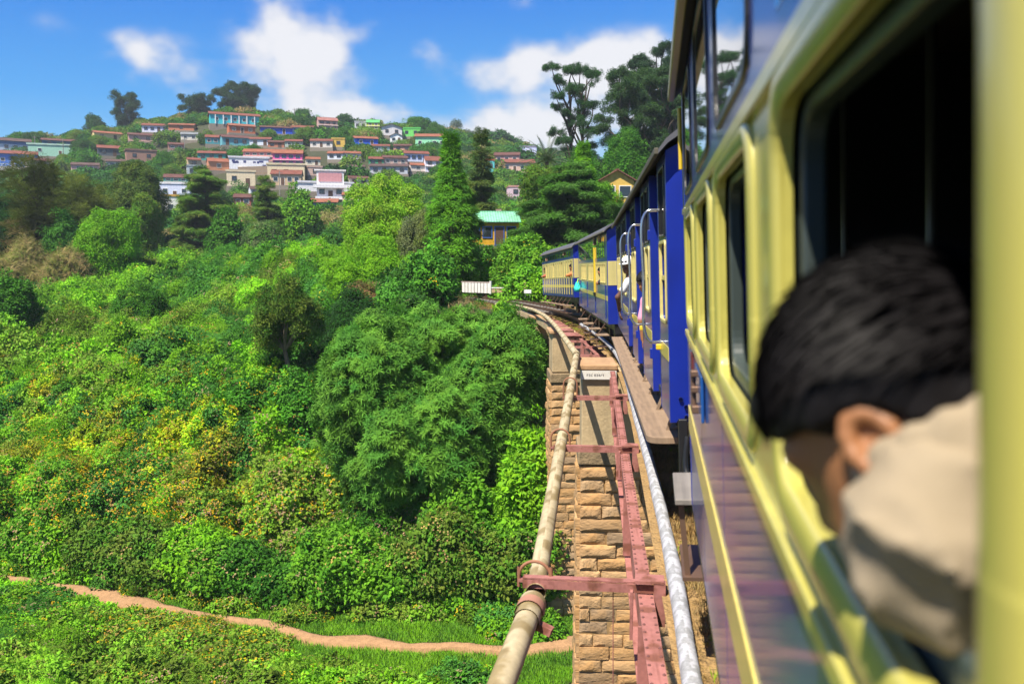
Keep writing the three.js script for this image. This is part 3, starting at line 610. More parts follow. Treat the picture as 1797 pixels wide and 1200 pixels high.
// -- the all-blue coach with recessed doors and grab rails
const c1 = coachGroup('dark blue coach with three grab rails and a long wooden footboard', at(1177, 741, 6.6), at(1085, 571, 18), 0.036);
{
  const { add, L } = c1, top = 2.06, doors = [[0.78, 1.72], [3.1, 4.15], [5.4, 6.6]], lo = 0.77, mid = 1.38, hi = 1.96;
  const segs = [[0, 0.78, [[0.14, 0.62]]], [1.72, 3.1, [[1.92, 2.36], [2.46, 2.9]]], [4.15, 5.4, [[4.35, 4.75], [4.82, 5.22]]], [6.6, L, [[7.0, 7.5], [7.75, 8.25], [8.9, 9.4], [9.7, 10.2], [10.5, 10.95]]]];
  const window = (a, b, x) => {
    const f = add('window_frame', ringFrame(a, b, lo, mid, 0.02, 0.02, 0.04, x - 0.008, 0.003), M.creamPale);
    add('shutter', box(0.02, mid - lo, 0.09, x + 0.04, (lo + mid) / 2, -b + 0.05), M.creamPale, f);
    add('rail', box(0.03, 0.035, b - a, x + 0.02, lo + (mid - lo) * 0.55, -(a + b) / 2), M.creamPale, f);
    const t = add('toplight', ringFrame(a, b, mid + 0.06, hi, 0.014, 0.016, 0.03, x - 0.006, 0.003), M.black);
    add('pane', panel(a - 0.01, b + 0.01, mid + 0.05, hi + 0.01, 0.002, [], x + 0.012), M.darkGlass, t);
  };
  for (const [a, b, w] of segs) {
    add('side_panel', panel(a, b, 0, top, 0.09, w.flatMap(([c, d]) => [[c, d, lo, mid, 0.04], [c, d, mid + 0.06, hi, 0.03]])), M.blue);
    w.forEach(([c, d]) => window(c, d, 0));
    add('stripe', panel(a, b, 0.47, 0.575, 0.012, [], -0.006), M.stripe);
  }
  for (const [a, b] of doors) {
    add('door', panel(a, b, 0.03, top, 0.04, [[a + 0.16, b - 0.16, lo, mid, 0.04], [a + 0.16, b - 0.16, mid + 0.06, hi, 0.03]], 0.1), M.blue);
    window(a + 0.16, b - 0.16, 0.1);
    for (const q of [-b + 0.008, -a - 0.008]) add('door_jamb', box(0.1, top, 0.02, 0.048, top / 2, q), M.blueFlat);
    add('stripe', panel(a + 0.02, b - 0.02, 0.47, 0.575, 0.012, [], 0.095), M.stripe);
    const u = a - 0.16, s = -0.14;
    add('grab_rail', tube([V(0, 1.66, -u), V(s * 0.7, 1.655, -u), V(s, 1.58, -u), V(s, 1.1, -u), V(s, 0.65, -u), V(s * 0.7, 0.575, -u), V(0, 0.57, -u)], 0.014, 10, 40), M.steel);
    add('door_handle', [box(0.03, 0.12, 0.03, 0.09, 0.62, -b + 0.12, 0.006), box(0.05, 0.05, 0.05, -0.02, 0.52, -a + 0.07, 0.01)], M.yellow);
    for (const q of [0.36, 1.5]) add('hinge', box(0.03, 0.1, 0.05, -0.008, q, -b - 0.05, 0.008), M.blueFlat);
  }
  shell(c1, { top, rise: 0.3, overhang: 0.06, endMat: M.blueFlat, gutter: std(lin(0.1, 0.09, 0.06), 0.7, { map: T.mottle }) });
  running(c1);
  farSide(c1, { levels: [0, top], mats: [M.blue], windows: [[1, 2.2, lo, mid, 0.04], [3.2, 4.4, lo, mid, 0.04], [6, 7.2, lo, mid, 0.04], [8.6, 9.8, lo, mid, 0.04]] });
  const plank = new THREE.Shape(); plank.moveTo(0.13, 0.4); plank.lineTo(0.13, L - 0.6); plank.lineTo(-0.15, L - 0.6); plank.lineTo(-0.15, 0.5); plank.quadraticCurveTo(-0.14, 0.38, -0.02, 0.37); plank.quadraticCurveTo(0.1, 0.36, 0.13, 0.4);
  const board = new THREE.ExtrudeGeometry(plank, { depth: 0.045, bevelEnabled: true, bevelSize: 0.006, bevelThickness: 0.006, bevelSegments: 2 }).rotateX(-Math.PI / 2).translate(0, -0.24, 0);
  add('footboard', board, M.plank);
  for (let u = 0.7; u < L - 0.7; u += 1.05) add('footboard_bracket', [bar(V(0.1, -0.02, -u), V(0.02, -0.23, -u), 0.05, 0.025), bar(V(0.3, -0.1, -u), V(-0.1, -0.26, -u), 0.04, 0.02)], M.plank);
  add('end_fitting', [box(0.07, 0.5, 0.05, 0.09, -0.22, 0.03, 0.01), rod(V(0.2, -0.1, 0.06), V(0.2, -0.55, 0.12), 0.025), rod(V(0.08, 0.18, 0.012), V(0.08, 0.18, 0.03), 0.016), rod(V(0.12, 0.12, 0.012), V(0.12, 0.12, 0.03), 0.016), rod(V(0.12, 0.04, 0.012), V(0.12, 0.04, 0.03), 0.016), rod(V(0.06, 0.0, 0.012), V(0.06, 0.0, 0.03), 0.016)], M.black);
  add('buffer', [new THREE.CylinderGeometry(0.1, 0.1, 0.06, 20).rotateX(Math.PI / 2).translate(0.3, -0.12, 0.3), rod(V(0.3, -0.12, 0), V(0.3, -0.12, 0.3), 0.045)], M.rustRed);
  add('brake_hose', tube([V(0.12, -0.1, 0.05), V(0.1, -0.35, 0.1), V(0.16, -0.5, 0.22), V(0.26, -0.48, 0.3)], 0.025, 8, 20), M.black);
  add('end_seam', [box(0.02, top, 0.012, 0.4, top / 2, 0.01), box(0.02, top, 0.012, 0.9, top / 2, 0.01)], M.blueFlat);
}

// -- the two leading coaches in blue and cream
function creamCoach(info, { top, sill, band, wins, battens, posts, floorGear }) {
  const { add, L } = info, mats = [M.blue, M.creamPale, M.blue], lo = sill + 0.05, hi = band - 0.06;
  add('lower_panel', panel(0, L, 0, sill, 0.045), M.blue);
  add('window_band', panel(0, L, sill, band, 0.06, wins.map(([a, b]) => [a, b, lo, hi, 0.02])), M.creamPale);
  add('upper_panel', panel(0, L, band, top, 0.045), M.blue);
  add('stripe', panel(0, L, sill - 0.36, sill - 0.25, 0.012, [], -0.006), M.stripe);
  wins.forEach(([a, b], i) => { const f = add('window_frame', ringFrame(a, b, lo, hi, 0.012, 0.012, 0.02, -0.006, 0.003), M.creamPale); if (i % 3 !== 1) add('shutter', box(0.015, hi - lo, (b - a) * 0.4, 0.05, (lo + hi) / 2, -b + (b - a) * 0.2), M.creamPale, f); });
  for (let u = 0.5; u < L - 0.3; u += battens) add('batten', [box(0.016, sill - 0.1, 0.03, -0.008, sill / 2 + 0.05, -u)], posts);
  for (let u = 0.6; u < L - 0.3; u += 0.55) add('toplight', panel(u, u + 0.42, band + 0.1, top - 0.12, 0.006, [], -0.004, 0.002), M.darkGlass);
  shell(info, { top, rise: 0.3, endMat: M.blueFlat, gutter: std(lin(0.2, 0.18, 0.15), 0.7, { map: T.mottle }), ends: [1, 1] });
  add('end_band', box(WIDE - 0.02, band - sill, 0.012, WIDE / 2, (band + sill) / 2, 0.012), M.creamPale);
  running(info);
  farSide(info, { levels: [0, sill, band, top], mats, windows: wins.filter((_, i) => i % 2).map(([a, b]) => [a, b, lo, hi, 0.02]) });
  for (let u = 1; u < L - 0.5; u += floorGear) {
    add('step', box(0.3, 0.03, 0.5, -0.06, -0.32, -u, 0.006), M.plank);
    add('hanger', [bar(V(-0.18, -0.32, -u), V(0.05, 0, -u), 0.02, 0.02), bar(V(-0.18, -0.32, -u - 0.2), V(-0.18, -0.6, -u - 0.2), 0.02, 0.02), box(0.24, 0.02, 0.42, -0.08, -0.6, -u)], M.rail);
  }
}
const c2 = coachGroup('blue and cream coach third from the eye, with a bright yellow door post', at(1068, 569, 19.9), at(1017, 536, 30), 0.03);
creamCoach(c2, { top: 2.16, sill: 0.9, band: 1.46, wins: [0.55, 0.98, 1.41, 1.84, 2.27, 2.7, 4.0, 4.45, 4.9, 5.35, 6.6, 7.05, 7.5, 7.95, 8.4].map((u) => [u, u + 0.3]), battens: 2.9, posts: M.blue, floorGear: 2.2 });
{
  c2.add('door_post', box(0.05, 1.2, 0.16, -0.02, 1.25, -3.35, 0.01), M.yellow);
  c2.add('door_bolt', box(0.05, 0.1, 0.3, -0.03, 0.6, -3.4, 0.01), M.black);
  c2.add('roof_tag', [box(0.02, 0.2, 0.3, -0.03, 2.02, -3.3), box(0.02, 0.18, 0.26, -0.03, 2.03, -1.8)], M.capStone);
}
const c3 = coachGroup('leading cream and blue coach farthest away, with yellow battens', at(1008, 522, 31.2), at(953, 517, 40.2), 0.03);
creamCoach(c3, { top: 1.84, sill: 0.72, band: 1.42, wins: Array.from({ length: 14 }, (_, i) => [0.35 + i * 0.6, 0.35 + i * 0.6 + (i % 4 ? 0.22 : 0.36)]), battens: 0.62, posts: M.stripe, floorGear: 1.1 });
c3.add('roof_tag', [box(0.02, 0.14, 0.3, -0.03, 1.68, -2.2), box(0.02, 0.16, 0.3, -0.03, 1.62, -7.6)], M.capStone);

// ---------------------------------------------------------------- the village on the hillside
const clearings = [];                                          // [x, z, half width, depth in front]
const roofMats = {}, wallMats = {};
const roofMat = (c) => roofMats[c] ??= std(c, 0.85, { map: T.roof, bumpMap: T.tileRows, bumpScale: 0.06 });
const wallMat = (c) => wallMats[c] ??= std(c, 0.85, { map: T.mottle });
const frameMats = ['#e8e4da', '#5a4030', '#3a5fa8', '#2f7f78'].map((c) => std(c, 0.7));
const TILE = '#7f4a39', TILE2 = '#644036', TILE3 = '#935a3f', OLD = '#5c463f', TIN = '#7f8688';
// [x0, x1, roof top, base] in the photograph, kind, wall, roof, openings, label, extra
const village = [
  [15, 60, 227, 243, 'gable', '#4f7f70', TILE2, 'w w', 'green-walled tiled house highest at the far left of the village'],
  [76, 148, 232, 248, 'gable', '#d8b8b0', TILE2, 'w d w w', 'long pinkish house right of the green-walled one'],
  [-8, 47, 250, 274, 'gable', '#c9d3df', OLD, 'w w w w', 'large pale grey house cut by the left edge', { band: '#3f6f9f' }],
  [56, 119, 261, 279, 'flat', '#9fd0b8', '#b8d8c8', 'w d', 'long pale green building with a low wall, left of the hill'],
  [80, 138, 249, 264, 'gable', '#2f6a86', TILE2, 'w w d', 'dark teal house behind the long pale green building'],
  [2, 58, 273, 298, 'gable', '#4f7fd0', TILE, 'w d w w', 'blue house with a red roof and white balustrade at the left', { balustrade: 1 }],
  [169, 212, 236, 250, 'gable', '#e3c98a', TILE3, 'w d', 'cream yellow cottage with an orange roof among bushes'],
  [228, 269, 239, 253, 'gable', '#d8a898', TILE2, 'w w', 'pinkish cottage right of the cream yellow one'],
  [251, 294, 222, 237, 'gable', '#dcdff0', TILE, 'w w d w', 'white cottage with blue windows near the crest', { frame: 2 }],
  [297, 338, 221, 233, 'gable', '#c07a58', TILE3, 'w', 'low orange tiled cottage right of the white one near the crest'],
  [174, 209, 262, 279, 'gable', '#59636a', TILE, 'w d', 'dark-walled cottage with a white gable end'],
  [225, 272, 271, 289, 'flat', '#a8806e', '#8a6a5e', 'w w', 'brown unplastered house in the middle of the left slope'],
  [128, 169, 292, 307, 'gable', '#d9aaa8', OLD, 'w w', 'low pink house above the dark spreading tree'],
  [372, 453, 203, 224, 'gable', '#35c3cf', TILE, 'w w w w w', 'long turquoise and white house under the tallest crest tree', { pillars: 1 }],
  [403, 447, 222, 238, 'gable', '#c46f4a', TILE3, 'w d w', 'orange-walled cottage below the turquoise house'],
  [361, 384, 243, 258, 'gable', '#3f9aa6', TILE, 'w w', 'small teal cottage with a tiled roof, left of the pink villa'],
  [391, 437, 243, 261, 'gable', '#63a9b4', TILE2, 'd w w', 'teal and white cottage above the pink villa'],
  [438, 474, 246, 260, 'gable', '#d5dde8', TILE, 'w d', 'pale blue cottage right of the teal and white one'],
  [348, 394, 271, 287, 'gable', '#3f9f94', TILE, 'w w d', 'teal cottage with an orange roof left of the villa wall'],
  [367, 402, 285, 305, 'gable', '#c98a66', TILE3, 'w', 'hut with a big orange roof just under the teal cottage'],
  [289, 328, 314, 334, 'two', '#5fae9f', TILE2, 'w d w', 'teal two-storeyed house behind the layered conifer'],
  [282, 331, 331, 356, 'flat', '#d6dcf0', '#e4e4ea', 'w d w', 'white and blue house beside the layered conifer'],
  [262, 312, 354, 392, 'flat', '#e6e2da', '#d9a84e', 'w w', 'white house with a yellow band left of the layered conifer'],
  [410, 440, 349, 369, 'gable', '#9a5148', TILE2, 'd w', 'small red-brown cube hut below the cream terrace'],
  [427, 479, 267, 288, 'two', '#e39a94', TILE3, 'w w w w', 'pink two-storeyed villa in the middle of the hill'],
  [479, 530, 269, 298, 'two', '#dc5f9a', TILE3, 'w d w w', 'magenta house joined to the right of the pink villa', { frame: 2 }],
  [404, 470, 284, 304, 'flat', '#e9e9ee', '#dcdce4', '', 'white parapet wall with dark blotches below the pink villa', { blotch: 1 }],
  [470, 534, 296, 322, 'flat', '#d8c9a6', '#cfc3a2', 'w w d', 'cream terrace building below the magenta house'],
  [399, 447, 309, 334, 'flat', '#e0cfae', '#d8c8a8', 'w d', 'cream flat-roofed house left of the tan porch house'],
  [476, 528, 306, 332, 'gable', '#c9ac8a', TILE, 'w d w w', 'tan house with a dark porch below the terrace'],
  [556, 604, 308, 357, 'modern', '#e9e4e4', '#f0eeee', 'w d w', 'tall white and pink house with a flat roof slab'],
  [524, 620, 328, 344, 'flat', '#ecebee', '#e8e8ee', '', 'white terrace wall in front of the tall white house'],
  [531, 592, 357, 379, 'gable', '#4f79b8', TILE3, 'w w d', 'long orange tiled roof with blue walls below the tall white house'],
  [499, 546, 376, 403, 'gable', '#dcc6a4', '#96634c', 'd w', 'cream house with a brown roof, lowest in the village'],
  [458, 512, 225, 239, 'gable', '#1f57d0', TILE2, 'w d', 'long bright blue house on the upper slope'],
  [512, 551, 225, 240, 'gable', '#a9c9e8', TILE, 'w d w', 'light blue house right of the long bright blue one', { frame: 2 }],
  [559, 593, 212, 241, 'three', '#c8a49a', '#9c6a60', 'w d w', 'brown and pink storeyed house on the upper slope'],
  [622, 643, 218, 230, 'flat', '#c2c6c8', '#a8acb0', 'w w', 'small grey house on the crest left of the lime one'],
  [643, 666, 215, 232, 'two', '#c6d446', '#58b868', 'w w', 'lime and green house standing on the crest'],
  [669, 706, 223, 242, 'gableEnd', '#e2dcdc', OLD, 'w w', 'white gabled house right of the lime house'],
  [704, 738, 230, 244, 'flat', '#6fd060', '#58c058', 'w w', 'bright green flat-topped house near the crest'],
  [728, 784, 239, 267, 'gable', '#93dcae', TILE3, 'w d w w', 'mint green house with an orange roof left of the cypress', { balustrade: 1 }],
  [685, 706, 239, 256, 'gableEnd', '#eeeef0', OLD, 'w d', 'little white house below the white gabled one'],
  [622, 664, 244, 260, 'gable', '#2563d6', TILE3, 'w d', 'bright blue hut with an orange roof on the upper right slope'],
  [582, 605, 249, 263, 'flat', '#d6b04e', '#c9a850', 'w', 'small mustard yellow cube house'],
  [544, 583, 249, 264, 'gable', '#dfd5cc', TILE, 'w d w', 'whitish cottage left of the mustard cube'],
  [574, 602, 271, 285, 'gable', '#dadfe6', TILE3, 'w w', 'left cottage of the white pair in mid slope'],
  [604, 634, 271, 284, 'gable', '#e2ddd4', TILE3, 'd w', 'right cottage of the white pair in mid slope'],
  [709, 754, 270, 289, 'gable', '#d4dcf4', TILE, 'w w w w', 'white house with four blue windows left of the cypress', { frame: 2 }],
  [746, 778, 281, 308, 'two', '#e4e2ec', TILE, 'w w', 'white two-storeyed house touching the cypress'],
  [647, 674, 281, 296, 'gable', '#3f9f72', TILE, 'w d', 'green-walled end of the long tiled row'],
  [672, 716, 279, 296, 'gable', '#cfae9e', TILE2, 'w w w', 'middle of the long tiled row with faded pink walls'],
  [648, 716, 293, 311, 'gable', '#b9bdc6', OLD, 'w d w w', 'grey lower row in front of the long tiled row'],
  [866, 912, 272, 292, 'gable', '#d8a49a', TILE2, 'w w w', 'upper pink row right of the cypress'],
  [880, 940, 284, 308, 'gable', '#dcb7a4', TILE, 'w d w w', 'lower tiled row beside the palm'],
  [912, 942, 262, 279, 'flat', '#c9ccf0', '#8d8aa0', 'w', 'pale lilac house topping the rows beside the palm'],
  [842, 868, 287, 309, 'flat', '#5fc0c4', '#c96a50', 'd w', 'little turquoise shack between cypress and rows'],
  [892, 918, 334, 352, 'flat', '#e0c4cc', '#c9968a', 'w', 'small pink wall showing through the trees'],
  [296, 322, 256, 268, 'gable', '#b98a7c', TILE2, 'w d', 'small dusky pink hut in the bushes of the upper left slope'],
  [318, 346, 238, 251, 'gable', '#d9d2c4', TIN, 'w w', 'off-white cottage with a grey tin roof below the orange tiled one'],
  [330, 352, 284, 297, 'gable', '#cdb892', TILE, 'w', 'tan hut left of the teal cottage on the mid slope'],
  [188, 222, 286, 299, 'gable', '#c9c4ba', OLD, 'w d', 'greyish house under the brown unplastered one'],
  [50, 84, 285, 300, 'gable', '#c7b8a8', TILE2, 'w w', 'beige house right of the blue balustraded one'],
  [330, 358, 298, 314, 'flat', '#b7c4c8', '#9aa6aa', 'w d', 'blue-grey flat cube house left of the big orange hut'],
  [536, 562, 282, 296, 'gable', '#e5d8c0', TILE3, 'w d', 'cream cottage right of the magenta house'],
  [540, 566, 300, 315, 'flat', '#d9b8a8', '#c8a898', 'w', 'peach cube house between magenta house and tall white one'],
  [606, 640, 296, 310, 'gable', '#c8cfd6', OLD, 'w w', 'pale grey cottage below the white pair'],
  [612, 648, 316, 331, 'gable', '#d8c8b0', TILE2, 'd w', 'sandy cottage right of the white terrace wall'],
  [652, 684, 258, 271, 'gable', '#d6dce4', TILE, 'w d', 'white cottage below the bright blue hut'],
  [690, 722, 258, 270, 'gable', '#c89a80', TILE2, 'w w', 'terracotta-walled cottage under the little white house'],
  [720, 748, 292, 306, 'gable', '#e0d2c8', TILE3, 'w', 'cream hut below the four-windowed white house'],
  [470, 498, 252, 264, 'gable', '#b8765c', TILE2, 'w d', 'brick-red cottage below the long bright blue house'],
  [500, 530, 250, 263, 'gable', '#a8b8a8', TILE, 'w w', 'sage cottage above the magenta house'],
  [340, 372, 322, 338, 'gable', '#ddd2c2', TILE2, 'w d', 'pale cottage between layered conifer and cream flat house'],
  [440, 470, 336, 352, 'gable', '#d2d4dc', OLD, 'w w', 'pale grey house under the tan porch house'],
  [600, 634, 345, 361, 'gable', '#c9b49c', TILE3, 'w d', 'tan cottage right of the long blue-walled orange roof'],
];
function house([x0, x1, y0, y1, kind, wall, roof, openings, label, extra = {}], far = {}) {
  const xc = (x0 + x1) / 2, base = far.d ? at(xc, y1, far.d) : hitLand(xc, y1 + 1, 150), k = pxPerMetre(base), w = (x1 - x0) / k, h = (y1 - y0) / k;
  const seed = Math.round(x0 * 3 + y0), r = rng(seed), deep = Math.min(7, Math.max(3.2, w * 0.6)), turn = Math.atan2(-base.x, -base.z) + (far.turn ?? (r() - 0.5) * 0.4);
  clearings.push([base.x, base.z, w / 2 + 0.6, 10]);
  const g = thing('house', label, 'house', base.clone().setY(base.y + 1.1), turn, far.group ?? 'houses of the hillside village');
  const gabled = kind === 'gable' || kind === 'gableEnd' || kind === 'two' || kind === 'three', rise = gabled ? Math.min(h * 0.3, 1.3) : 0.25, H = h - rise, W = wallMat(wall), R = roofMat(roof);
  const body = (bw, bh, bd, x, y, z, m = W, n = 'wall') => part(n, box(bw, bh, bd, x, y, z), m, g);
  part('plinth', box(w * 0.98, 2.6, deep * 0.97, 0, -1.3, -deep / 2), wallMat('#8d8274'), g);
  body(w * 0.94, H, deep * 0.94, 0, H / 2, -deep / 2);
  if (extra.band) body(w * 0.945, H * 0.25, 0.06, 0, H * 0.86, -deep * 0.03 + 0.03, wallMat(extra.band), 'band');
  if (kind === 'gableEnd') {
    const s = new THREE.Shape([new THREE.Vector2(-w / 2 * 0.94, 0), new THREE.Vector2(w / 2 * 0.94, 0), new THREE.Vector2(0, rise)]);
    part('gable', new THREE.ExtrudeGeometry(s, { depth: deep * 0.94, bevelEnabled: false }).translate(0, H, -deep * 0.97), W, g);
    for (const e of [-1, 1]) { const m = part('roof', box(Math.hypot(w / 2, rise) + 0.3, 0.1, deep + 0.5, 0, 0, 0), R, g); m.position.set(e * w / 4, H + rise / 2 + 0.06, -deep / 2); m.rotation.z = -e * Math.atan2(rise, w / 2); }
  } else if (gabled) {
    const s = new THREE.Shape([new THREE.Vector2(0, 0), new THREE.Vector2(deep * 0.94, 0), new THREE.Vector2(deep * 0.47, rise)]);
    part('gable', new THREE.ExtrudeGeometry(s, { depth: w * 0.94, bevelEnabled: false }).rotateY(Math.PI / 2).translate(-w * 0.47, H, -deep * 0.03), W, g);
    for (const e of [-1, 1]) { const m = part('roof', box(w, 0.1, Math.hypot(deep / 2, rise) + 0.35, 0, 0, 0), R, g); m.position.set(0, H + rise / 2 + 0.03, -deep / 2 + e * (deep / 4 + 0.1)); m.rotation.x = e * Math.atan2(rise, deep / 2); }
    part('ridge', box(w, 0.12, 0.24, 0, H + rise + 0.07, -deep / 2), R, g);
    if (kind !== 'gable') for (let f = 1; f < (kind === 'three' ? 3 : 2); f++) part('floor_band', box(w, 0.16, 0.5, 0, H * f / (kind === 'three' ? 3 : 2), -deep * 0.03 + 0.1), wallMat('#e6d6cc'), g);
  } else if (kind === 'modern') {
    part('roof', box(w * 1.1, 0.35, deep * 1.05, 0, H + 0.2, -deep / 2), R, g);
    part('balcony', box(w * 1.3, 0.8, 1.4, w * 0.06, H * 0.46, 0.3), wallMat('#e8e6ea'), g);
    body(w * 0.8, H * 0.3, 0.08, 0, H * 0.78, 0.0, wallMat('#c98f94'), 'porch');
    part('balcony', box(w * 1.05, 0.7, 0.9, 0, 0.3, 0.4), wallMat('#e8e6ea'), g);
  } else { part('roof', box(w, 0.22, deep, 0, H + 0.1, -deep / 2), R, g); part('parapet', box(w, 0.28, 0.14, 0, H + 0.34, -0.07), wallMat(roof), g); }
  const list = openings.split(' ').filter(Boolean), n = list.length, floors = kind === 'two' || kind === 'modern' ? 2 : kind === 'three' ? 3 : 1, fm = frameMats[extra.frame ?? Math.floor(r() * 2)];
  for (let f = 0; f < floors; f++) list.forEach((o, i) => {
    const fh = H / floors, x = ((i + 0.5) / n - 0.5) * w * 0.88, door = o === 'd' && f === 0, ow = Math.min(door ? 0.9 : 1.1, w / n * 0.6), oh = door ? Math.min(2, fh * 0.78) : Math.min(1.05, fh * 0.45), y = f * fh + (door ? oh / 2 : fh * 0.55), z = -deep * 0.03;
    const m = part(door ? 'door' : 'window', ringBox(ow + 0.16, oh + 0.14, 0.08, 0.08), fm, g); m.position.set(x, y, z + 0.03);
    part(door ? 'leaf' : 'pane', box(ow, oh, 0.03, 0, 0, -0.005), door ? frameMats[1] : M.darkGlass, m);
  });
  if (extra.pillars) for (let i = 0; i < 6; i++) part('pillar', box(0.35, H, 0.2, ((i + 0.5) / 6 - 0.5) * w * 0.9, H / 2, 0.12), wallMat('#e9f0f0'), g);
  if (extra.balustrade) { part('balustrade', box(w * 0.96, 0.12, 0.12, 0, 0.75, 1), wallMat('#e9ecef'), g); for (let i = 0; i < 12; i++) part('baluster', box(0.12, 0.75, 0.1, ((i + 0.5) / 12 - 0.5) * w * 0.94, 0.37, 1), wallMat('#e9ecef'), g); part('veranda', box(w * 0.96, 1.6, 1.3, 0, -0.82, 0.4), wallMat('#c8c2b6'), g); }
  if (extra.blotch) for (let i = 0; i < 9; i++) part('stain', box(0.5 + r() * 0.8, 0.3 + r() * 0.4, 0.02, (r() - 0.5) * w * 0.85, H * (0.35 + r() * 0.4), -deep * 0.03 + 0.013), wallMat('#3a3f78'), g);
  if (r() < 0.35 && kind === 'gable') part('chimney', box(0.5, 0.9, 0.5, w * (r() - 0.5) * 0.6, H + rise * 0.9, -deep * 0.62), wallMat('#a5897a'), g);
  return g;
}
function ringBox(w, h, d, t) { return merge([box(w, t, d, 0, h / 2 - t / 2, 0), box(w, t, d, 0, -h / 2 + t / 2, 0), box(t, h - 2 * t, d, -w / 2 + t / 2, 0, 0), box(t, h - 2 * t, d, w / 2 - t / 2, 0, 0)]); }
village.forEach((v) => house(v));
house([818, 914, 393, 450, 'gable', '#d9a520', '#7fc8a0', 'w w d w', 'ochre house with a pale green roof behind the white fence', { frame: 2 }], { d: 80, turn: 0.1, group: 'houses beside the curve of the line' });
house([1052, 1114, 320, 378, 'gableEnd', '#d6b256', '#7a5240', 'w w', 'yellow gabled house with a white barred window by the train roof', { frame: 0 }], { d: 88, turn: 0.15, group: 'houses beside the curve of the line' });

// poles, retaining wall, and the small things beside the line
for (const [px, y0, y1, label] of [[491, 303, 352, 'grey utility pole before the tan porch house'], [61, 243, 266, 'utility pole between the two pale buildings at the left'], [111, 249, 279, 'utility pole beside the long pale green building'], [517, 192, 224, 'thin mast on the crest above the light blue house'], [324, 246, 272, 'utility pole in the bushes of the upper left slope'], [600, 306, 330, 'utility pole behind the tall white house']]) {
  const b = hitLand(px, y1, 150), h = (y1 - y0) / pxPerMetre(b), g = thing('utility_pole', label, 'utility pole', b, 0, 'poles in the village');
  part('pole', rod(V(0, -0.5, 0), V(0, h, 0), 0.11), wallMat('#8f8b84'), g); part('crossarm', box(1.6, 0.12, 0.12, 0, h * 0.92, 0), wallMat('#77736c'), g);
}
{
  const a = hitLand(404, 308, 150), b = hitLand(470, 308, 150), g = thing('retaining_wall', 'grey stone retaining wall under the white parapet wall', 'retaining wall', a);
  part('wall', bar(V(0, 0.6, 0), b.clone().sub(a).setY(0.6), 0.5, 3), std('#8d8076', 0.95, { map: T.rock }), g);
  part('coping', bar(V(0, 2.16, 0), b.clone().sub(a).setY(2.16), 0.6, 0.12), M.concrete, g);
}
{ // fence of white slabs where the line bends away
  const a = at(811, 513, 57), b = at(861, 516, 55.5), o = a.clone(), g = thing('slab_fence', 'white fence of upright slabs between dark posts by the curve', 'fence', o), n = 9, v = b.clone().sub(a), turn = Math.atan2(-v.z, v.x), len = v.length();
  g.rotation.y = turn;
  for (let i = 0; i < n; i++) { const u = (i + 0.5) / n * len; part('slab', box(len / n - 0.025, 0.66 + 0.02 * hash2(i, 2), 0.05, u, 0.34, 0, 0.01), M.white, g); part('post', box(0.03, 0.72, 0.06, i / n * len, 0.36, 0.01), std('#4a4038', 0.9), g); }
  part('rail', box(len + 0.1, 0.06, 0.07, len / 2, 0.72, 0), std('#b9a8a0', 0.8), g);
  part('end_post', box(0.12, 0.85, 0.1, len, 0.4, 0), M.white, g);
}
{
  const p = at(876, 514, 55), g = thing('low_parapet', 'low pale stone block right of the white slab fence', 'parapet', p);
  part('block', box(0.95, 0.3, 0.3, 0, 0.15, 0, 0.03), M.concrete, g); part('coping', box(1.0, 0.06, 0.36, 0, 0.33, 0, 0.02), M.white, g);
  const q = at(926, 519, 52), s = thing('marker_board', 'small white marker board on two legs beside the track', 'sign', q);
  part('board', box(0.45, 0.22, 0.03, 0, 0.26, 0, 0.008), M.white, s); for (const x of [-0.14, 0.14]) part('leg', rod(V(x, -0.1, 0), V(x, 0.2, 0), 0.016), M.greyMetal, s);
}

// ---------------------------------------------------------------- leaves
function leaves(list) {                                        // [base, direction, up, length, width] -> folded diamond leaves, two triangles each
  const P = new Float32Array(list.length * 18), N = new Float32Array(list.length * 18), b = V(), t = V(), l = V(), r = V(), side = V(), n = V(), n2 = V();
  list.forEach(([base, dir, up, len, wid], i) => {
    side.crossVectors(dir, up).normalize(); n.crossVectors(side, dir).normalize();
    b.copy(base); t.copy(base).addScaledVector(dir, len).addScaledVector(n, -len * 0.14);
    l.copy(base).addScaledVector(dir, len * 0.48).addScaledVector(side, -wid / 2).addScaledVector(n, wid * 0.12);
    r.copy(base).addScaledVector(dir, len * 0.48).addScaledVector(side, wid / 2).addScaledVector(n, wid * 0.12);
    [b, t, l, b, r, t].forEach((q, k) => q.toArray(P, i * 18 + k * 3));
    n.copy(n).addScaledVector(side, -0.22).normalize(); n2.crossVectors(side, dir).normalize().addScaledVector(side, 0.22).normalize();
    for (let k = 0; k < 6; k++) (k < 3 ? n : n2).toArray(N, i * 18 + k * 3);
  });
  const g = new THREE.BufferGeometry();
  g.setAttribute('position', new THREE.BufferAttribute(P, 3)); g.setAttribute('normal', new THREE.BufferAttribute(N, 3));
  return g;
}
function ballDir(r, lift = 0) { const a = r() * Math.PI * 2, y = r() * 2 - 1, s = Math.sqrt(1 - y * y); return V(Math.cos(a) * s, y + lift, Math.sin(a) * s).normalize(); }
function clumpBroad(seed, n, R, len, wid, droop = 0.25) {
  const r = rng(seed), list = [];
  for (let i = 0; i < n; i++) {
    const d = ballDir(r, 0.45), base = d.clone().multiplyScalar(R * (0.25 + 0.75 * Math.sqrt(r()))); base.y *= 0.75;
    const dir = d.clone().multiplyScalar(0.8).add(ballDir(r)).normalize(); dir.y -= droop; dir.normalize();
    const k = 0.7 + r() * 0.6;
    list.push([base, dir, V((r() - 0.5) * 1.2, 1, (r() - 0.5) * 1.2).normalize(), len * k, wid * k]);
  }
  return leaves(list);
}
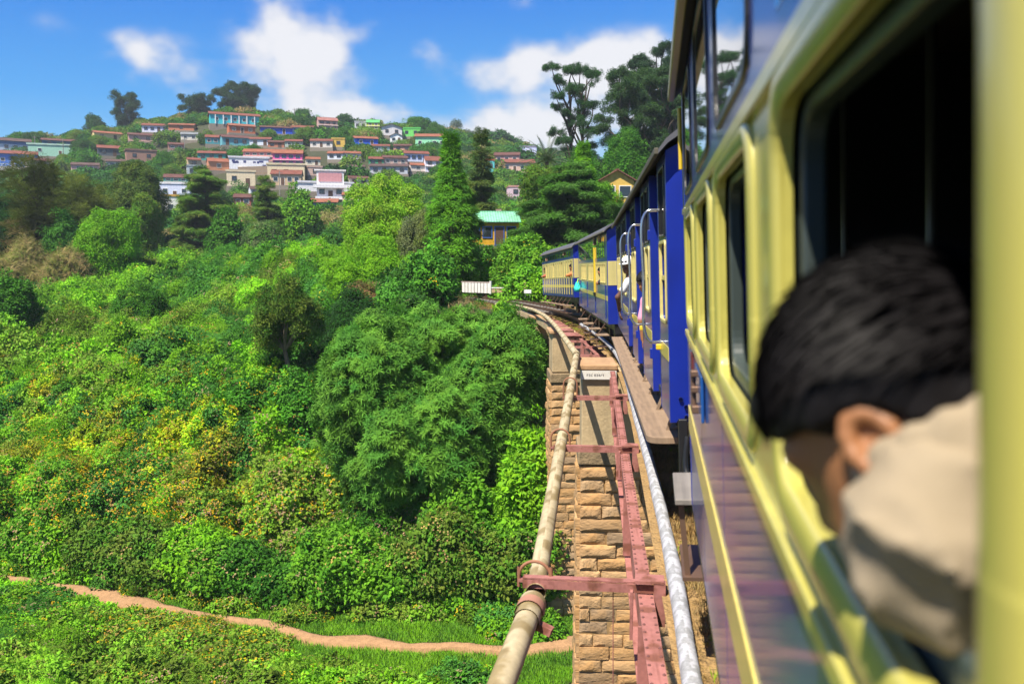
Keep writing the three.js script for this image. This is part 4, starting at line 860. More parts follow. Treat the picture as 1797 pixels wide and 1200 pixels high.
function clumpFeather(seed, n, R, pairs, len, wid) {           // pinnate sprays that arch over
  const r = rng(seed), list = [];
  for (let i = 0; i < n; i++) {
    const d = ballDir(r, 0.6), p = d.clone().multiplyScalar(R * 0.15), v = d.clone(), step = R / pairs;
    for (let k = 0; k < pairs; k++) {
      v.y -= 0.16; v.normalize(); p.addScaledVector(v, step);
      const side = V().crossVectors(v, V(0, 1, 0)).normalize(), q = len * (1 - 0.5 * k / pairs);
      for (const s of [-1, 1]) list.push([p.clone(), side.clone().multiplyScalar(s).addScaledVector(v, 0.9).add(V(0, -0.25 - r() * 0.3, 0)).normalize(), V(0, 1, 0).addScaledVector(side, s * 0.3), q, wid]);
    }
    list.push([p.clone(), v.clone(), V(0, 1, 0.01), len, wid]);
  }
  return leaves(list);
}
function clumpStar(seed, n, R, len, wid) {                     // rosettes of narrow leaves that droop from a shoot tip
  const r = rng(seed), list = [];
  for (let i = 0; i < n; i++) {
    const d = ballDir(r, 0.5), c = d.multiplyScalar(R * Math.sqrt(0.2 + r() * 0.8)); c.y *= 0.6;
    for (let k = 0; k < 13; k++) { const a = k * 2.4 + r(), el = 0.75 - k * 0.1 + (r() - 0.5) * 0.3; list.push([c.clone(), V(Math.cos(a) * Math.cos(el), Math.sin(el), Math.sin(a) * Math.cos(el)), V(0, 1, 0.02), len * (0.7 + r() * 0.5), wid]); }
  }
  return leaves(list);
}
function clumpHang(seed, n, R, len, wid) {                     // narrow hanging leaves
  const r = rng(seed), list = [];
  for (let i = 0; i < n; i++) {
    const d = ballDir(r, 0.3), base = d.multiplyScalar(R * (0.3 + 0.7 * Math.sqrt(r()))); base.y *= 0.7;
    list.push([base.clone(), V((r() - 0.5) * 1.3, -0.9 + r() * 0.9, (r() - 0.5) * 1.3).normalize(), V(r() - 0.5, 0.4, r() - 0.5).normalize(), len * (0.7 + r() * 0.6), wid]);
  }
  return leaves(list);
}
function clumpSpray(seed, n, R, len, wid, lift = 0.1) {        // flat conifer sprays
  const r = rng(seed), list = [];
  for (let i = 0; i < n; i++) {
    const a = r() * Math.PI * 2, q = R * Math.sqrt(r()), base = V(Math.cos(a) * q, (r() - 0.5) * R * 0.45, Math.sin(a) * q);
    const dir = V(Math.cos(a) + (r() - 0.5), lift + (r() - 0.5) * 0.7, Math.sin(a) + (r() - 0.5)).normalize();
    list.push([base, dir, V((r() - 0.5) * 0.8, 1, (r() - 0.5) * 0.8).normalize(), len * (0.6 + r() * 0.8), wid]);
  }
  return leaves(list);
}
function clumpFlowers(seed, n, R, s) {
  const r = rng(seed), list = [];
  for (let i = 0; i < n; i++) { const d = ballDir(r, 0.9), p = d.clone().multiplyScalar(R); p.y *= 0.8; for (let k = 0; k < 3; k++) { const a = k * 2.1 + r(); list.push([p.clone(), V(Math.cos(a), 0.35, Math.sin(a)).normalize(), V(0, 1, 0), s, s * 0.9]); } }
  return leaves(list);
}
function clumpGrass(seed, n, R, len, wid) {
  const r = rng(seed), list = [];
  for (let i = 0; i < n; i++) { const a = r() * 6.283, q = R * Math.sqrt(r()), b = r() * 6.283; list.push([V(Math.cos(a) * q, 0, Math.sin(a) * q), V(Math.cos(b) * 0.6, 0.6 + r() * 0.6, Math.sin(b) * 0.6).normalize(), V(Math.cos(b), 0.2, Math.sin(b)), len * (0.5 + r()), wid]); }
  return leaves(list);
}
const LEAF = {
  broad: [1, 2, 3].map((s) => clumpBroad(400 + s, 44, 0.42, 0.21, 0.12)),
  small: [1, 2, 3].map((s) => clumpBroad(420 + s, 74, 0.42, 0.118, 0.068)),
  feather: [1, 2].map((s) => clumpFeather(440 + s, 11, 0.55, 7, 0.13, 0.026)),
  star: [1, 2, 3].map((s) => clumpStar(450 + s, 11, 0.42, 0.23, 0.032)),
  hang: [1, 2].map((s) => clumpHang(460 + s, 80, 0.5, 0.22, 0.05)),
  spray: [1, 2].map((s) => clumpSpray(480 + s, 90, 0.5, 0.2, 0.045)),
  wisp: [1, 2].map((s) => clumpSpray(490 + s, 60, 0.5, 0.34, 0.018, 0.5)),
  flower: [1, 2].map((s) => clumpFlowers(500 + s, 9, 0.44, 0.058)),
  grass: [1, 2].map((s) => clumpGrass(520 + s, 46, 0.3, 0.2, 0.016)),
};
// foliage colours (linear)
const G = {
  lime: [0.215, 0.5, 0.014], bright: [0.185, 0.41, 0.022], mid: [0.09, 0.27, 0.018], deep: [0.035, 0.14, 0.014], blue: [0.065, 0.22, 0.04], olive: [0.16, 0.22, 0.03], dark: [0.025, 0.08, 0.02],
  yellow: [0.45, 0.48, 0.015], dry: [0.42, 0.31, 0.135], brown: [0.25, 0.157, 0.073], euc: [0.05, 0.11, 0.045], grey: [0.19, 0.23, 0.11], cyp: [0.14, 0.38, 0.01], pine: [0.065, 0.15, 0.028],
};
function tint(r, a, b = a, spread = 0.3) { const t = r(), k = 1 - spread / 2 + r() * spread; return a.map((v, i) => lerp(v, b[i], t) * k * (i === 0 ? 0.9 + r() * 0.2 : 1)); }
const up = V(0, 1, 0), qa = new THREE.Quaternion(), qb = new THREE.Quaternion(), mt = new THREE.Matrix4();
// spots: [position, scale, normal, colour]; one instanced mesh for each variant of the clump
function foliage(name, kind, spots, parent, lean = 0.7, mat = M.leaf) {
  const shapes = LEAF[kind], n = shapes.length, r = rng(spots.length + 7), bins = shapes.map(() => []);
  spots.forEach((s, i) => bins[i % n].push(s));
  bins.forEach((bin, b) => {
    if (!bin.length) return;
    const m = new THREE.InstancedMesh(shapes[b], mat, bin.length), c = new THREE.Color();
    bin.forEach(([p, s, nrm, col], i) => {
      qa.setFromUnitVectors(up, V(0, 1, 0).lerp(nrm, lean).normalize()); qb.setFromAxisAngle(up, r() * 6.283);
      mt.compose(p, qa.multiply(qb), V(s * (0.85 + r() * 0.3), s * (0.85 + r() * 0.3), s)); m.setMatrixAt(i, mt); m.setColorAt(i, c.setRGB(...col));
    });
    m.name = parent === scene ? numbered(name) : name; m.userData.kind = 'stuff'; shade(m); parent.add(m);
    if (parent === scene) tag(m, { undergrowth: 'dense green scrub covering the valley side and the hill', wildflowers: 'small yellow and pink flowers dotted over the scrub', grass: 'short bright green grass beside the footpath', dry_grass: 'dry straw-coloured grass on the trackbed' }[name], { undergrowth: 'scrub', wildflowers: 'flowers', grass: 'grass', dry_grass: 'dry grass' }[name]);
  });
}
function lump(p, k, seed) { return 1 + k * (fbm(p.x * 2.2 + 9, p.y * 2.2 + p.z * 1.7, seed, 3) - 0.5) * 2; }
// leaf clumps over the outside of an ellipsoid; `fill` is how much of it they cover, `low` how far down they go
function overLobe(out, r, c, rx, ry, rz, size, colours, { fill = 1.5, low = -0.35, seed = 1, rough = 0.36, inner = 0.25, shadeLow = 0 } = {}) {
  const area = 4 * Math.PI * Math.pow((Math.pow(rx * ry, 1.6) + Math.pow(rx * rz, 1.6) + Math.pow(ry * rz, 1.6)) / 3, 1 / 1.6) * (1 - low) / 2, n = Math.max(5, Math.round(area * fill / (size * size * 0.55)));
  for (let i = 0; i < n; i++) {
    const d = ballDir(r); if (d.y < low) { d.y = low + r() * (1 - low); d.normalize(); }
    const q = r(), k = lump(d, rough, seed) * (q < inner ? 0.55 + r() * 0.4 : q > 0.93 ? 1.02 + r() * 0.22 : 0.9 + r() * 0.14);
    const p = V(c.x + d.x * rx * k, c.y + d.y * ry * k, c.z + d.z * rz * k), nrm = V(d.x / rx, d.y / ry, d.z / rz).normalize();
    out.push([p, size * (0.8 + r() * 0.5) / 0.5, nrm, tint(r, colours[0], colours[1] ?? colours[0])]);
  }
}
function limb(list, a, b, r0, r1, r, bend = 0.12) { const m = a.clone().lerp(b, 0.5), L = a.distanceTo(b); m.add(V((r() - 0.5) * L * bend * 2, L * bend * 0.5, (r() - 0.5) * L * bend * 2)); list.push(tube([a, m, b], (t) => lerp(r0, r1, t), 7, 8)); return b; }

// a plant stands at a point of the ground and fills a box of the photograph: px x0..x1 wide, y0 the top, at a distance d
function plant(name, label, category, kind, [x0, x1, y0, d], colours, opt = {}, group) {
  const xc = (x0 + x1) / 2, top = at(xc, y0, d), r = rng(opt.seed ?? Math.round(x0 * 7 + y0 * 13 + d)), y = opt.y ?? landY(top.x, top.z), h = Math.max(0.8, top.y - y), w = (x1 - x0) / 2 / pxPerMetre(top);
  const g = thing(name, label, category, V(top.x, y, top.z), 0, group), wood = [], spots = [], size = opt.size ?? Math.max(0.36, d * 0.0075), seed = Math.round(x0 + y0);
  const kinds = {
    shrub() {                                                  // leafy from the ground up
      const n = opt.lobes ?? 6;
      overLobe(spots, r, V(0, h * 0.38, 0), w * 0.82, h * 0.6, w * 0.8, size, colours, { seed, low: -0.5, fill: opt.fill ?? 1.5 });
      for (let i = 0; i < n; i++) { const a = i / n * 6.283 + r(), q = 0.45 + r() * 0.25, c = V(Math.cos(a) * w * q, h * (0.25 + r() * 0.42), Math.sin(a) * w * q); overLobe(spots, r, c, w * (0.3 + r() * 0.14), h * (0.2 + r() * 0.1), w * (0.3 + r() * 0.14), size, colours, { seed: seed + i, fill: opt.fill ?? 1.4 }); limb(wood, V((r() - 0.5) * 0.3, -0.2, (r() - 0.5) * 0.3), c, Math.max(0.03, h * 0.012), 0.015, r); }
      const c = V((r() - 0.5) * w * 0.3, h * 0.72, 0); overLobe(spots, r, c, w * 0.4, h * 0.27, w * 0.4, size, colours, { seed: seed + 77 }); limb(wood, V(0, -0.2, 0), c, h * 0.014 + 0.02, 0.02, r);
    },
    dome() {                                                   // a trunk with a rounded crown of lobes
      const t = opt.trunk ?? 0.3, n = opt.lobes ?? 9, thick = (opt.thick ?? 1) * (h * 0.018 + 0.03), fork = V((r() - 0.5) * w * 0.2, h * t, (r() - 0.5) * w * 0.2);
      limb(wood, V(0, -0.3, 0), fork, thick * 1.5, thick, r, 0.06);
      for (let i = 0; i < n; i++) {
        const a = i * 2.4 + r() * 0.7, q = i === n - 1 ? 0 : 0.3 + r() * 0.4, e = i === n - 1 ? 0.82 : t + (1 - t) * (0.16 + r() * 0.56), c = V(Math.cos(a) * w * q, h * e, Math.sin(a) * w * q), k = opt.lobe ?? 0.42;
        overLobe(spots, r, c, w * k * (0.8 + r() * 0.4), Math.min(h * (1 - e) * 1.02, h * (1 - t) * 0.3) * (0.8 + r() * 0.3) + 0.1, w * k * (0.8 + r() * 0.4), size, colours, { seed: seed + i, fill: opt.fill ?? 1.3, low: opt.low ?? -0.55 });
        limb(wood, fork, c, thick * 0.55, thick * 0.12, r);
      }
    },
    euc() {                                                    // tall bare limbs with separate flattened heads of leaves
      const n = opt.lobes ?? 12, thick = h * 0.012 + 0.08, crown = opt.trunk ?? 0.42, stems = opt.stems ?? 2;
      for (let s = 0; s < stems; s++) {
        const lean = (s - (stems - 1) / 2) * w * 0.5, tip = V(lean + (r() - 0.5) * w * 0.3, h * 0.9, (r() - 0.5) * w * 0.4), curve = [V(lean * 0.3, -0.3, 0), V(lean * 0.5 + (r() - 0.5) * w * 0.1, h * 0.35, 0), V(lean * 0.8 + (r() - 0.5) * w * 0.2, h * 0.66, 0), tip];
        wood.push(tube(curve, (t) => thick * (1.1 - t * 0.9), 8, 16));
        const path = new THREE.CatmullRomCurve3(curve);
        for (let i = s; i < n; i += stems) {
          const e = crown + (1 - crown) * ((i + 0.3 + r() * 0.5) / n), a = i * 2.4 + r(), reach = w * (opt.reach ?? 0.62) * (0.35 + 0.75 * r()) * (1.15 - 0.5 * Math.pow(Math.abs(e - 0.68) * 2.4, 2)), base = path.getPoint(clamp(e - 0.16, 0.1, 0.95)), c = V(base.x + Math.cos(a) * reach, h * Math.min(e, 0.955), base.z + Math.sin(a) * reach);
          const rx = w * (opt.lobe ?? 0.3) * (0.5 + r() * 0.9), ry = Math.min(rx * 0.5, h * 0.08), puffs = 6 + Math.floor(r() * 4);
          for (let q = 0; q < puffs; q++) {                    // a ragged head made of small puffs
            const t = r() * 6.283, R = Math.sqrt(r()), o = c.clone().add(V(Math.cos(t) * rx * R * 1.25, ry * (0.9 * (1 - R * R) - 0.5 + (r() - 0.5) * 1.7), Math.sin(t) * rx * R * 1.25)), m = Math.max(3, Math.round((opt.fill ?? 1) * 1.4 * Math.pow(rx * 0.42 / size, 2) + 4));
            for (let k = 0; k < m; k++) { const v = ballDir(r, 0.2).multiplyScalar(Math.cbrt(r()) * rx * 0.36); v.y *= 0.6; spots.push([o.clone().add(v), size * (0.6 + r() * 0.5) / 0.5, ballDir(r, 0.6), tint(r, colours[0], colours[1] ?? colours[0], 0.5)]); }
          }
          limb(wood, base, c, thick * 0.4, thick * 0.1, r, 0.18);
        }
      }
    },
    cone() {                                                   // a dense flame of foliage
      const n = Math.round(h * w * 34 / (size * size) * 0.12 * (opt.fill ?? 1));
      wood.push(rod(V(0, -0.2, 0), V(0, h * 0.85, 0), h * 0.012 + 0.03));
      for (let i = 0; i < n; i++) {
        const e = Math.pow(r(), 0.8), a = r() * 6.283, R = w * Math.pow(Math.sin(Math.PI * Math.min(0.5, 0.08 + (1 - e) * 0.62)), 1.0) * Math.min(1, (1 - e) * 2.2 + 0.03), k = R * (0.82 + 0.3 * fbm(a * 2.2, e * 9, seed, 3)) * (r() < 0.25 ? 0.7 : 1);
        spots.push([V(Math.cos(a) * k, h * (0.02 + e * 0.98), Math.sin(a) * k), size * (0.8 + r() * 0.5) / 0.5, V(Math.cos(a), 0.8, Math.sin(a)).normalize(), tint(r, colours[0], colours[1] ?? colours[0])]);
      }
    },
    conifer() {                                                // tiers of level boughs with gaps
      const tiers = opt.lobes ?? 9, t = opt.trunk ?? 0.2;
      wood.push(tube([V(0, -0.3, 0), V(w * 0.05, h * 0.5, 0), V(0, h * 0.98, 0)], (q) => (h * 0.02 + 0.06) * (1 - q * 0.9), 8, 12));
      for (let i = 0; i < tiers; i++) {
        const e = i / (tiers - 1), y0 = h * (t + (1 - t) * Math.pow(e, 0.9)), R = w * (opt.round ? Math.sqrt(1 - Math.pow(e * 0.95, 2.2)) : Math.pow(1 - e * 0.93, 0.75)), boughs = Math.max(3, Math.round(8 - e * 4));
        for (let b = 0; b < boughs; b++) {
          const a = b / boughs * 6.283 + i * 1.1 + r() * 1.0, L = R * (0.5 + r() * 0.6), y = y0 + (r() - 0.5) * h * (1 - t) / tiers * 2.2, tip = V(Math.cos(a) * L, y + L * (r() - 0.45) * 0.35, Math.sin(a) * L), from = V(0, y - L * 0.12, 0);
          limb(wood, from, tip, 0.015 + h * 0.004, 0.012, r, 0.08);
          const m = Math.max(4, Math.round(L / size * (opt.fill ?? 6)));
          for (let k = 0; k < m; k++) { const q = 0.15 + 0.85 * Math.sqrt(r()), s = (r() - 0.5) * L * 0.5 * (1.1 - q * 0.6); spots.push([V(lerp(from.x, tip.x, q) - Math.sin(a) * s, lerp(from.y, tip.y, q) + (r() - 0.55) * size * 0.7 - Math.abs(s) * 0.15, lerp(from.z, tip.z, q) + Math.cos(a) * s), size * (0.8 + r() * 0.5) / 0.5, V(Math.cos(a) * 0.4, 1, Math.sin(a) * 0.4).normalize(), tint(r, colours[0], colours[1] ?? colours[0])]); }
        }
      }
    },
    wispy() {                                                  // thin upright sprays round a forked trunk: light shows through
      const n = opt.lobes ?? 26, thick = h * 0.016;
      wood.push(tube([V(0, -0.3, 0), V(w * 0.04, h * 0.4, 0), V(-w * 0.05, h * 0.95, 0)], (q) => thick * (1 - q * 0.85), 8, 14));
      for (let i = 0; i < n; i++) {
        const e = 0.08 + 0.86 * (i + r() * 0.8) / n, a = i * 2.4 + r() * 0.5, R = w * (0.5 + r() * 0.55) * (e > 0.7 ? Math.sqrt((1 - e) / 0.3) * 0.85 + 0.1 : 0.75 + 0.25 * Math.sin(e * 4)), base = V(0, h * e * 0.8, 0), tip = V(Math.cos(a) * R, h * Math.min(e + 0.1 + r() * 0.06, 1), Math.sin(a) * R);
        limb(wood, base, tip, thick * 0.35, 0.012, r, 0.14);
        for (let k = 0; k < (opt.fill ?? 26); k++) { const q = 0.3 + r() * 0.75; spots.push([V(lerp(base.x, tip.x, q) + (r() - 0.5) * w * 0.28, lerp(base.y, tip.y, q) + (r() - 0.5) * h * 0.07, lerp(base.z, tip.z, q) + (r() - 0.5) * w * 0.28), size * (0.8 + r() * 0.6) / 0.5, V(Math.cos(a) * 0.5, 1, Math.sin(a) * 0.5).normalize(), tint(r, colours[0], e > 0.45 ? colours[0] : colours[1] ?? colours[0])]); }
      }
    },
  };
  kinds[kind]();
  if (wood.length) part('trunk', wood, opt.bark ?? M.bark, g);
  foliage('crown', opt.leaf ?? { shrub: 'broad', dome: 'small', euc: 'hang', cone: 'spray', conifer: 'spray', wispy: 'wisp' }[kind], spots, g);
  if (opt.flowers) { const f = spots.filter(() => r() < opt.flowers[0]).map(([p, s, n]) => [p.clone().addScaledVector(n, 0.06), s, n, tint(r, opt.flowers[1], opt.flowers[2] ?? opt.flowers[1])]); foliage('blossom', 'flower', f, g); }
  return g;
}

// ---------------------------------------------------------------- scrub that covers the valley side
{
  const r = rng(77), lists = { broad: [], small: [], feather: [], hang: [], yellow: [], pink: [], dry: [] }, grass = [], dryGrass = [];
  const greens = [[G.lime, G.bright], [G.bright, G.mid], [G.lime, G.bright], [G.mid, G.deep], [G.blue, G.mid], [G.bright, G.lime], [G.olive, G.bright]];
  const aside = (x, z) => {                                    // kept free of scrub: the path, the turf along it, the line, the piers
    const d = -z, t = x - trackX(clamp(d, -6, 77));
    if (d < 49 && t > (d > 40 ? -6.5 : -3.3) && t < 3.4) return 9;
    if (d >= 49 && d < 75 && t > -5.2 - smoothstep(d, 50, 58) * 2 && t < 2.6) return 9;
    return 0;
  };
  const turf = (x, z) => { if (x < -16.5) return 0; const p = pathSamples.reduce((m, q) => (Math.abs(q.x - x) < Math.abs(m.x - x) ? q : m)); const k = p.z - z; return k > -2.0 * smoothstep(x, -16, -9) - 0.2 && k < 0.3 + 1.35 * smoothstep(x, -16, -11); };
  const mound = (x, z, R, H, cols, kind, size, fill) => {
    const y = landY(x, z), seed = Math.floor(r() * 999);
    overLobe(lists[kind], r, V(x, y + H * 0.15, z), R, H * 0.85, R, size, cols, { seed, low: -0.12, rough: 0.3, fill, inner: 0.18 });
    return y;
  };
  const inBand = (d0, d1, a0, a1, count, radius, height, clump, fill, far) => {
    for (let i = 0; i < count; i++) {
      const d = Math.sqrt(lerp(d0 * d0, d1 * d1, r())), a = lerp(a0, a1, r()), x = a * d, z = -d;
      if (aside(x, z) || turf(x, z)) continue;
      if (d < 43 && d > 35 && Math.abs(a + 0.413) < 0.024) continue;
      if ((far || d > 60) && clearings.some(([hx, hz, w, f]) => { const L = Math.hypot(hx, hz), ux = hx / L, uz = hz / L, s = (x - hx) * -uz + (z - hz) * ux, t = (x - hx) * ux + (z - hz) * uz; return Math.abs(s) < w + radius * 0.5 && t > -f && t < 7; })) continue;
      const R = radius * (0.6 + r() * 0.9), path = fromPath(x, z);
      if (path < R * 0.75) { if (path < 0.5) continue; }
      const RR = Math.min(R, Math.max(0.35, path + 0.1));
      const patch = fbm(x * 0.07 + 3, z * 0.07, 211, 3), patch2 = fbm(x * 0.11 + 30, z * 0.11, 217, 3);
      let cols = greens[clamp(Math.floor((patch - 0.28) * 2.1 * greens.length + (r() - 0.5) * 2.6), 0, greens.length - 1)], kind = patch2 > 0.52 ? 'broad' : 'small';
      if (far) { const k = r() * 0.6 + patch * 0.8 - 0.2; cols = k < 0.22 ? [G.deep, G.dark] : k < 0.42 ? [G.mid, G.deep] : k < 0.54 ? [G.blue, G.deep] : k < 0.66 ? [G.olive, G.mid] : k < 0.76 ? [G.bright, G.olive] : [G.dry, G.olive]; }
      else if (r() < 0.1) kind = 'feather'; else if (r() < 0.12) kind = 'hang';
      const px0 = x / d * LENS + VAN_X, py0 = VAN_Y - (landY(x, z) + 1) / d * LENS, gold = Math.exp(-Math.pow((px0 - 150) / 260, 2) - Math.pow((py0 - 880) / 90, 2));
      if (!far && r() < gold * 0.4) cols = r() < 0.5 ? [G.lime, G.yellow] : [G.yellow, G.olive];
      const glow = far ? 0.75 + r() * 0.5 : 0.68 + r() * 0.8; cols = cols.map((c) => c.map((v) => v * glow));
      const H = Math.min(height * (0.55 + r() * 0.9) * (RR / R) * (0.7 + 0.6 * patch2), d < 33 ? 0.18 + path * 0.26 : 99), before = lists[kind].length;
      const y = mound(x, z, RR, H, cols, kind, clump, fill);
      if (far) continue;
      // flowers: yellow and orange over the left, pink and cream lower down in the middle
      const px = x / d * LENS + VAN_X, py = VAN_Y - (y + H) / d * LENS, yellow = Math.exp(-Math.pow((px - 180) / 330, 2) - Math.pow((py - 880) / 130, 2)) * 0.85 + Math.exp(-Math.pow((px - 280) / 200, 2) - Math.pow((py - 1170) / 60, 2)) * 0.6 + 0.03, pink = Math.exp(-Math.pow((px - 560) / 150, 2) - Math.pow((py - 940) / 110, 2)) * 0.6 + 0.03;
      for (let k = before; k < lists[kind].length; k++) {
        const [p, s, n] = lists[kind][k];
        if (r() < yellow) lists.yellow.push([p.clone().addScaledVector(n, 0.04), s, n, r() < 0.6 ? tint(r, [0.7, 0.4, 0.015], [0.7, 0.5, 0.02]) : tint(r, [0.42, 0.22, 0.06], [0.5, 0.32, 0.1])]);
        if (r() < pink) lists.pink.push([p.clone().addScaledVector(n, 0.04), s, n, tint(r, [0.42, 0.22, 0.17], [0.5, 0.36, 0.2])]);
      }
    }
  };
  inBand(19, 33, -0.95, 0.02, 640, 0.8, 1.15, 0.3, 0.95);
  inBand(31, 48, -0.95, -0.07, 760, 1.15, 2.3, 0.36, 0.9);
  inBand(48, 78, -0.95, -0.1, 900, 1.6, 2.9, 0.5, 0.85);
  inBand(78, 128, -0.98, -0.06, 800, 2.2, 3.2, 0.75, 0.85);
  inBand(126, 178, -0.98, 0.05, 760, 2.9, 3.1, 1.1, 0.9, true);
  inBand(176, 372, -0.95, 0.12, 2300, 3.2, 2.5, 1.5, 0.85, true);
  inBand(372, 480, -0.6, 0.1, 300, 5.5, 6, 2.2, 1.0, true);
  inBand(60, 130, 0.0, 0.3, 260, 2.4, 3, 0.8, 1.0, true);
  foliage('undergrowth', 'broad', lists.broad, scene); foliage('undergrowth', 'small', lists.small, scene); foliage('undergrowth', 'feather', lists.feather, scene); foliage('undergrowth', 'hang', lists.hang, scene);
  foliage('wildflowers', 'flower', [...lists.yellow, ...lists.pink], scene);

  // turf along the path, dry grass on the trackbed
  for (let i = 0; i < 26000; i++) {
    const x = lerp(-27, 1.5, r()), d = lerp(22, 36, r()), z = -d;
    if (fromPath(x, z) < 0.02 || !(turf(x, z) || fromPath(x, z) < 1.4)) continue;
    grass.push([V(x, landY(x, z) + 0.08, z), 0.45 + r() * 0.5, up, tint(r, G.bright, fbm(x, z, 5, 2) > 0.5 ? G.lime : G.mid)]);
  }
  foliage('grass', 'grass', grass, scene);
  for (let i = 0; i < 9000; i++) {
    const d = Math.pow(r(), 1.5) * 60 + 2, l = edgeAt(d) + 0.18, x = d < 47 ? lerp(l, trackX(d) + 1.6, Math.pow(r(), 1.6)) : trackX(d) + (r() - 0.5) * 7, y = d < 48 ? deckY(d) + 0.03 : landY(x, -d) + 0.02;
    const low = d < 26 && x - l < 0.16;
    dryGrass.push([V(x, y, -d), (0.16 + r() * 0.2) * (d > 45 ? 1.8 : low ? 0.35 : 1), up, r() < 0.1 ? tint(r, G.lime, G.yellow) : tint(r, [0.42, 0.28, 0.1], [0.3, 0.19, 0.07])]);
  }
  foliage('dry_grass', 'grass', dryGrass, scene);
}

// ---------------------------------------------------------------- shrubs and trees that stand out singly: [x0, x1, top] in the photograph and the distance
const T1 = (...a) => plant(...a);
// the near valley side
T1('feathery_tree', 'big rounded feathery-leaved tree filling the valley left of the piers', 'tree', 'dome', [555, 960, 556, 36], [[0.19, 0.42, 0.045], [0.085, 0.27, 0.035]], { leaf: 'star', trunk: 0.08, lobes: 34, lobe: 0.3, size: 0.5, fill: 0.95, low: -0.7 });
T1('leafy_shrub', 'bright yellow-green shrub climbing beside the second pier', 'shrub', 'shrub', [868, 1010, 770, 31.2], [G.lime, G.bright], { size: 0.42 });
T1('leafy_shrub', 'green shrub under the feathery tree, above the grass strip', 'shrub', 'shrub', [740, 905, 850, 32.2], [G.bright, G.mid], { size: 0.42 });
T1('leafy_shrub', 'dark green shrub overhanging the bend of the footpath', 'shrub', 'shrub', [585, 745, 880, 33], [G.mid, G.deep], { leaf: 'small', size: 0.4, flowers: [0.12, [0.42, 0.24, 0.18]] });
T1('leafy_shrub', 'bright green bush beside the abutment at the pipe end', 'bush', 'shrub', [860, 908, 536, 45.5], [G.bright, G.lime], {});
T1('leafy_shrub', 'small shrub growing at the foot of the nearest pier', 'shrub', 'shrub', [940, 985, 1085, 28.4], [G.bright, G.mid], { size: 0.3 });
T1('slender_tree', 'slender dark tree with a bent bare trunk in the scrub', 'tree', 'dome', [440, 560, 482, 43], [G.deep, G.olive], { trunk: 0.52, lobes: 11, lobe: 0.3, fill: 0.85, bark: M.barkPale, thick: 0.6 });
T1('dark_bush', 'dark rounded bush standing alone in the green scrub', 'bush', 'shrub', [198, 302, 512, 60], [G.mid, G.deep], { leaf: 'small' });
T1('dark_bush', 'dark bush at the left edge of the frame', 'bush', 'shrub', [-40, 62, 495, 58], [G.mid, G.deep], {});
T1('dark_bush', 'dark thicket behind the slender bent tree', 'bush', 'shrub', [555, 668, 520, 47], [G.deep, G.dark], { leaf: 'small' });
T1('rusty_bush', 'rusty brown flowering bush beside the dark thicket', 'bush', 'shrub', [590, 690, 500, 50], [G.olive, G.brown], { leaf: 'small', flowers: [0.3, [0.3, 0.13, 0.07]] });
T1('airy_tree', 'pale yellow-green airy tree in front of the hillside houses', 'tree', 'dome', [585, 750, 314, 66], [[0.3, 0.46, 0.05], G.lime], { trunk: 0.25, lobes: 15, lobe: 0.26, fill: 0.7, bark: M.barkPale });
T1('airy_tree', 'bright green tree below the pale airy one', 'tree', 'dome', [575, 715, 412, 57], [G.bright, G.lime], { trunk: 0.2, lobes: 12, lobe: 0.32 });
T1('airy_tree', 'grey-green thin bush left of the tall cypress', 'bush', 'dome', [690, 790, 375, 62], [G.grey, G.olive], { trunk: 0.15, lobes: 11, lobe: 0.3, fill: 0.9 });
T1('airy_tree', 'yellow-green leafy tree left of the dark conifer trunk', 'tree', 'dome', [665, 785, 455, 54], [G.lime, G.bright], { trunk: 0.15, lobes: 10, lobe: 0.36 });
T1('dry_bush', 'dry brownish grassy bush at the edge of the dirt bank', 'bush', 'shrub', [765, 855, 538, 45], [G.grey, G.dry], { leaf: 'feather' });
T1('leafy_shrub', 'green shrub at the foot of the dark conifer trunk', 'shrub', 'shrub', [735, 798, 492, 52], [G.mid, G.olive], { leaf: 'small' });
// round the bend of the line
T1('cypress', 'tall bright green cypress spire left of the curve', 'tree', 'cone', [752, 830, 241, 59], [G.cyp, G.mid], { size: 0.5, fill: 1.5 });
T1('conifer', 'layered olive conifer with a dark bare trunk by the white fence', 'tree', 'conifer', [764, 842, 322, 63], [G.olive, G.mid], { trunk: 0.42, lobes: 11, size: 0.5, round: true });
T1('conifer', 'thin conifer top rising behind the cypress', 'tree', 'conifer', [820, 868, 244, 84], [G.olive, G.pine], { trunk: 0.3, size: 0.6 });
T1('deodar', 'broad dark conifer hanging over the leading coaches', 'tree', 'conifer', [906, 1096, 300, 66], [G.pine.map((v) => v * 1.3), G.mid], { trunk: 0.14, lobes: 17, size: 0.5, round: true, fill: 6 });
T1('leafy_shrub', 'green shrub growing on top of the dark conifer bank', 'shrub', 'dome', [915, 1005, 292, 86], [G.mid, G.olive], { trunk: 0.5 });
T1('leafy_shrub', 'bright leafy shrub right behind the white fence', 'shrub', 'shrub', [812, 868, 466, 62], [G.bright, G.lime], {});
T1('leafy_shrub', 'bright leafy shrub between the fence and the train', 'shrub', 'shrub', [862, 926, 466, 60], [G.bright, G.mid], {});
T1('leafy_shrub', 'dark leafy shrub close beside the leading coach', 'shrub', 'shrub', [905, 962, 440, 58], [G.mid, G.deep], {});
T1('leafy_shrub', 'pale bush in front of the green-roofed house', 'shrub', 'shrub', [884, 908, 412, 84], [G.grey, G.bright], { leaf: 'small' });
T1('cypress', 'short bright green cypress cone against the sky', 'tree', 'cone', [996, 1052, 254, 84], [G.cyp, G.lime], { size: 0.5, fill: 1.5 });
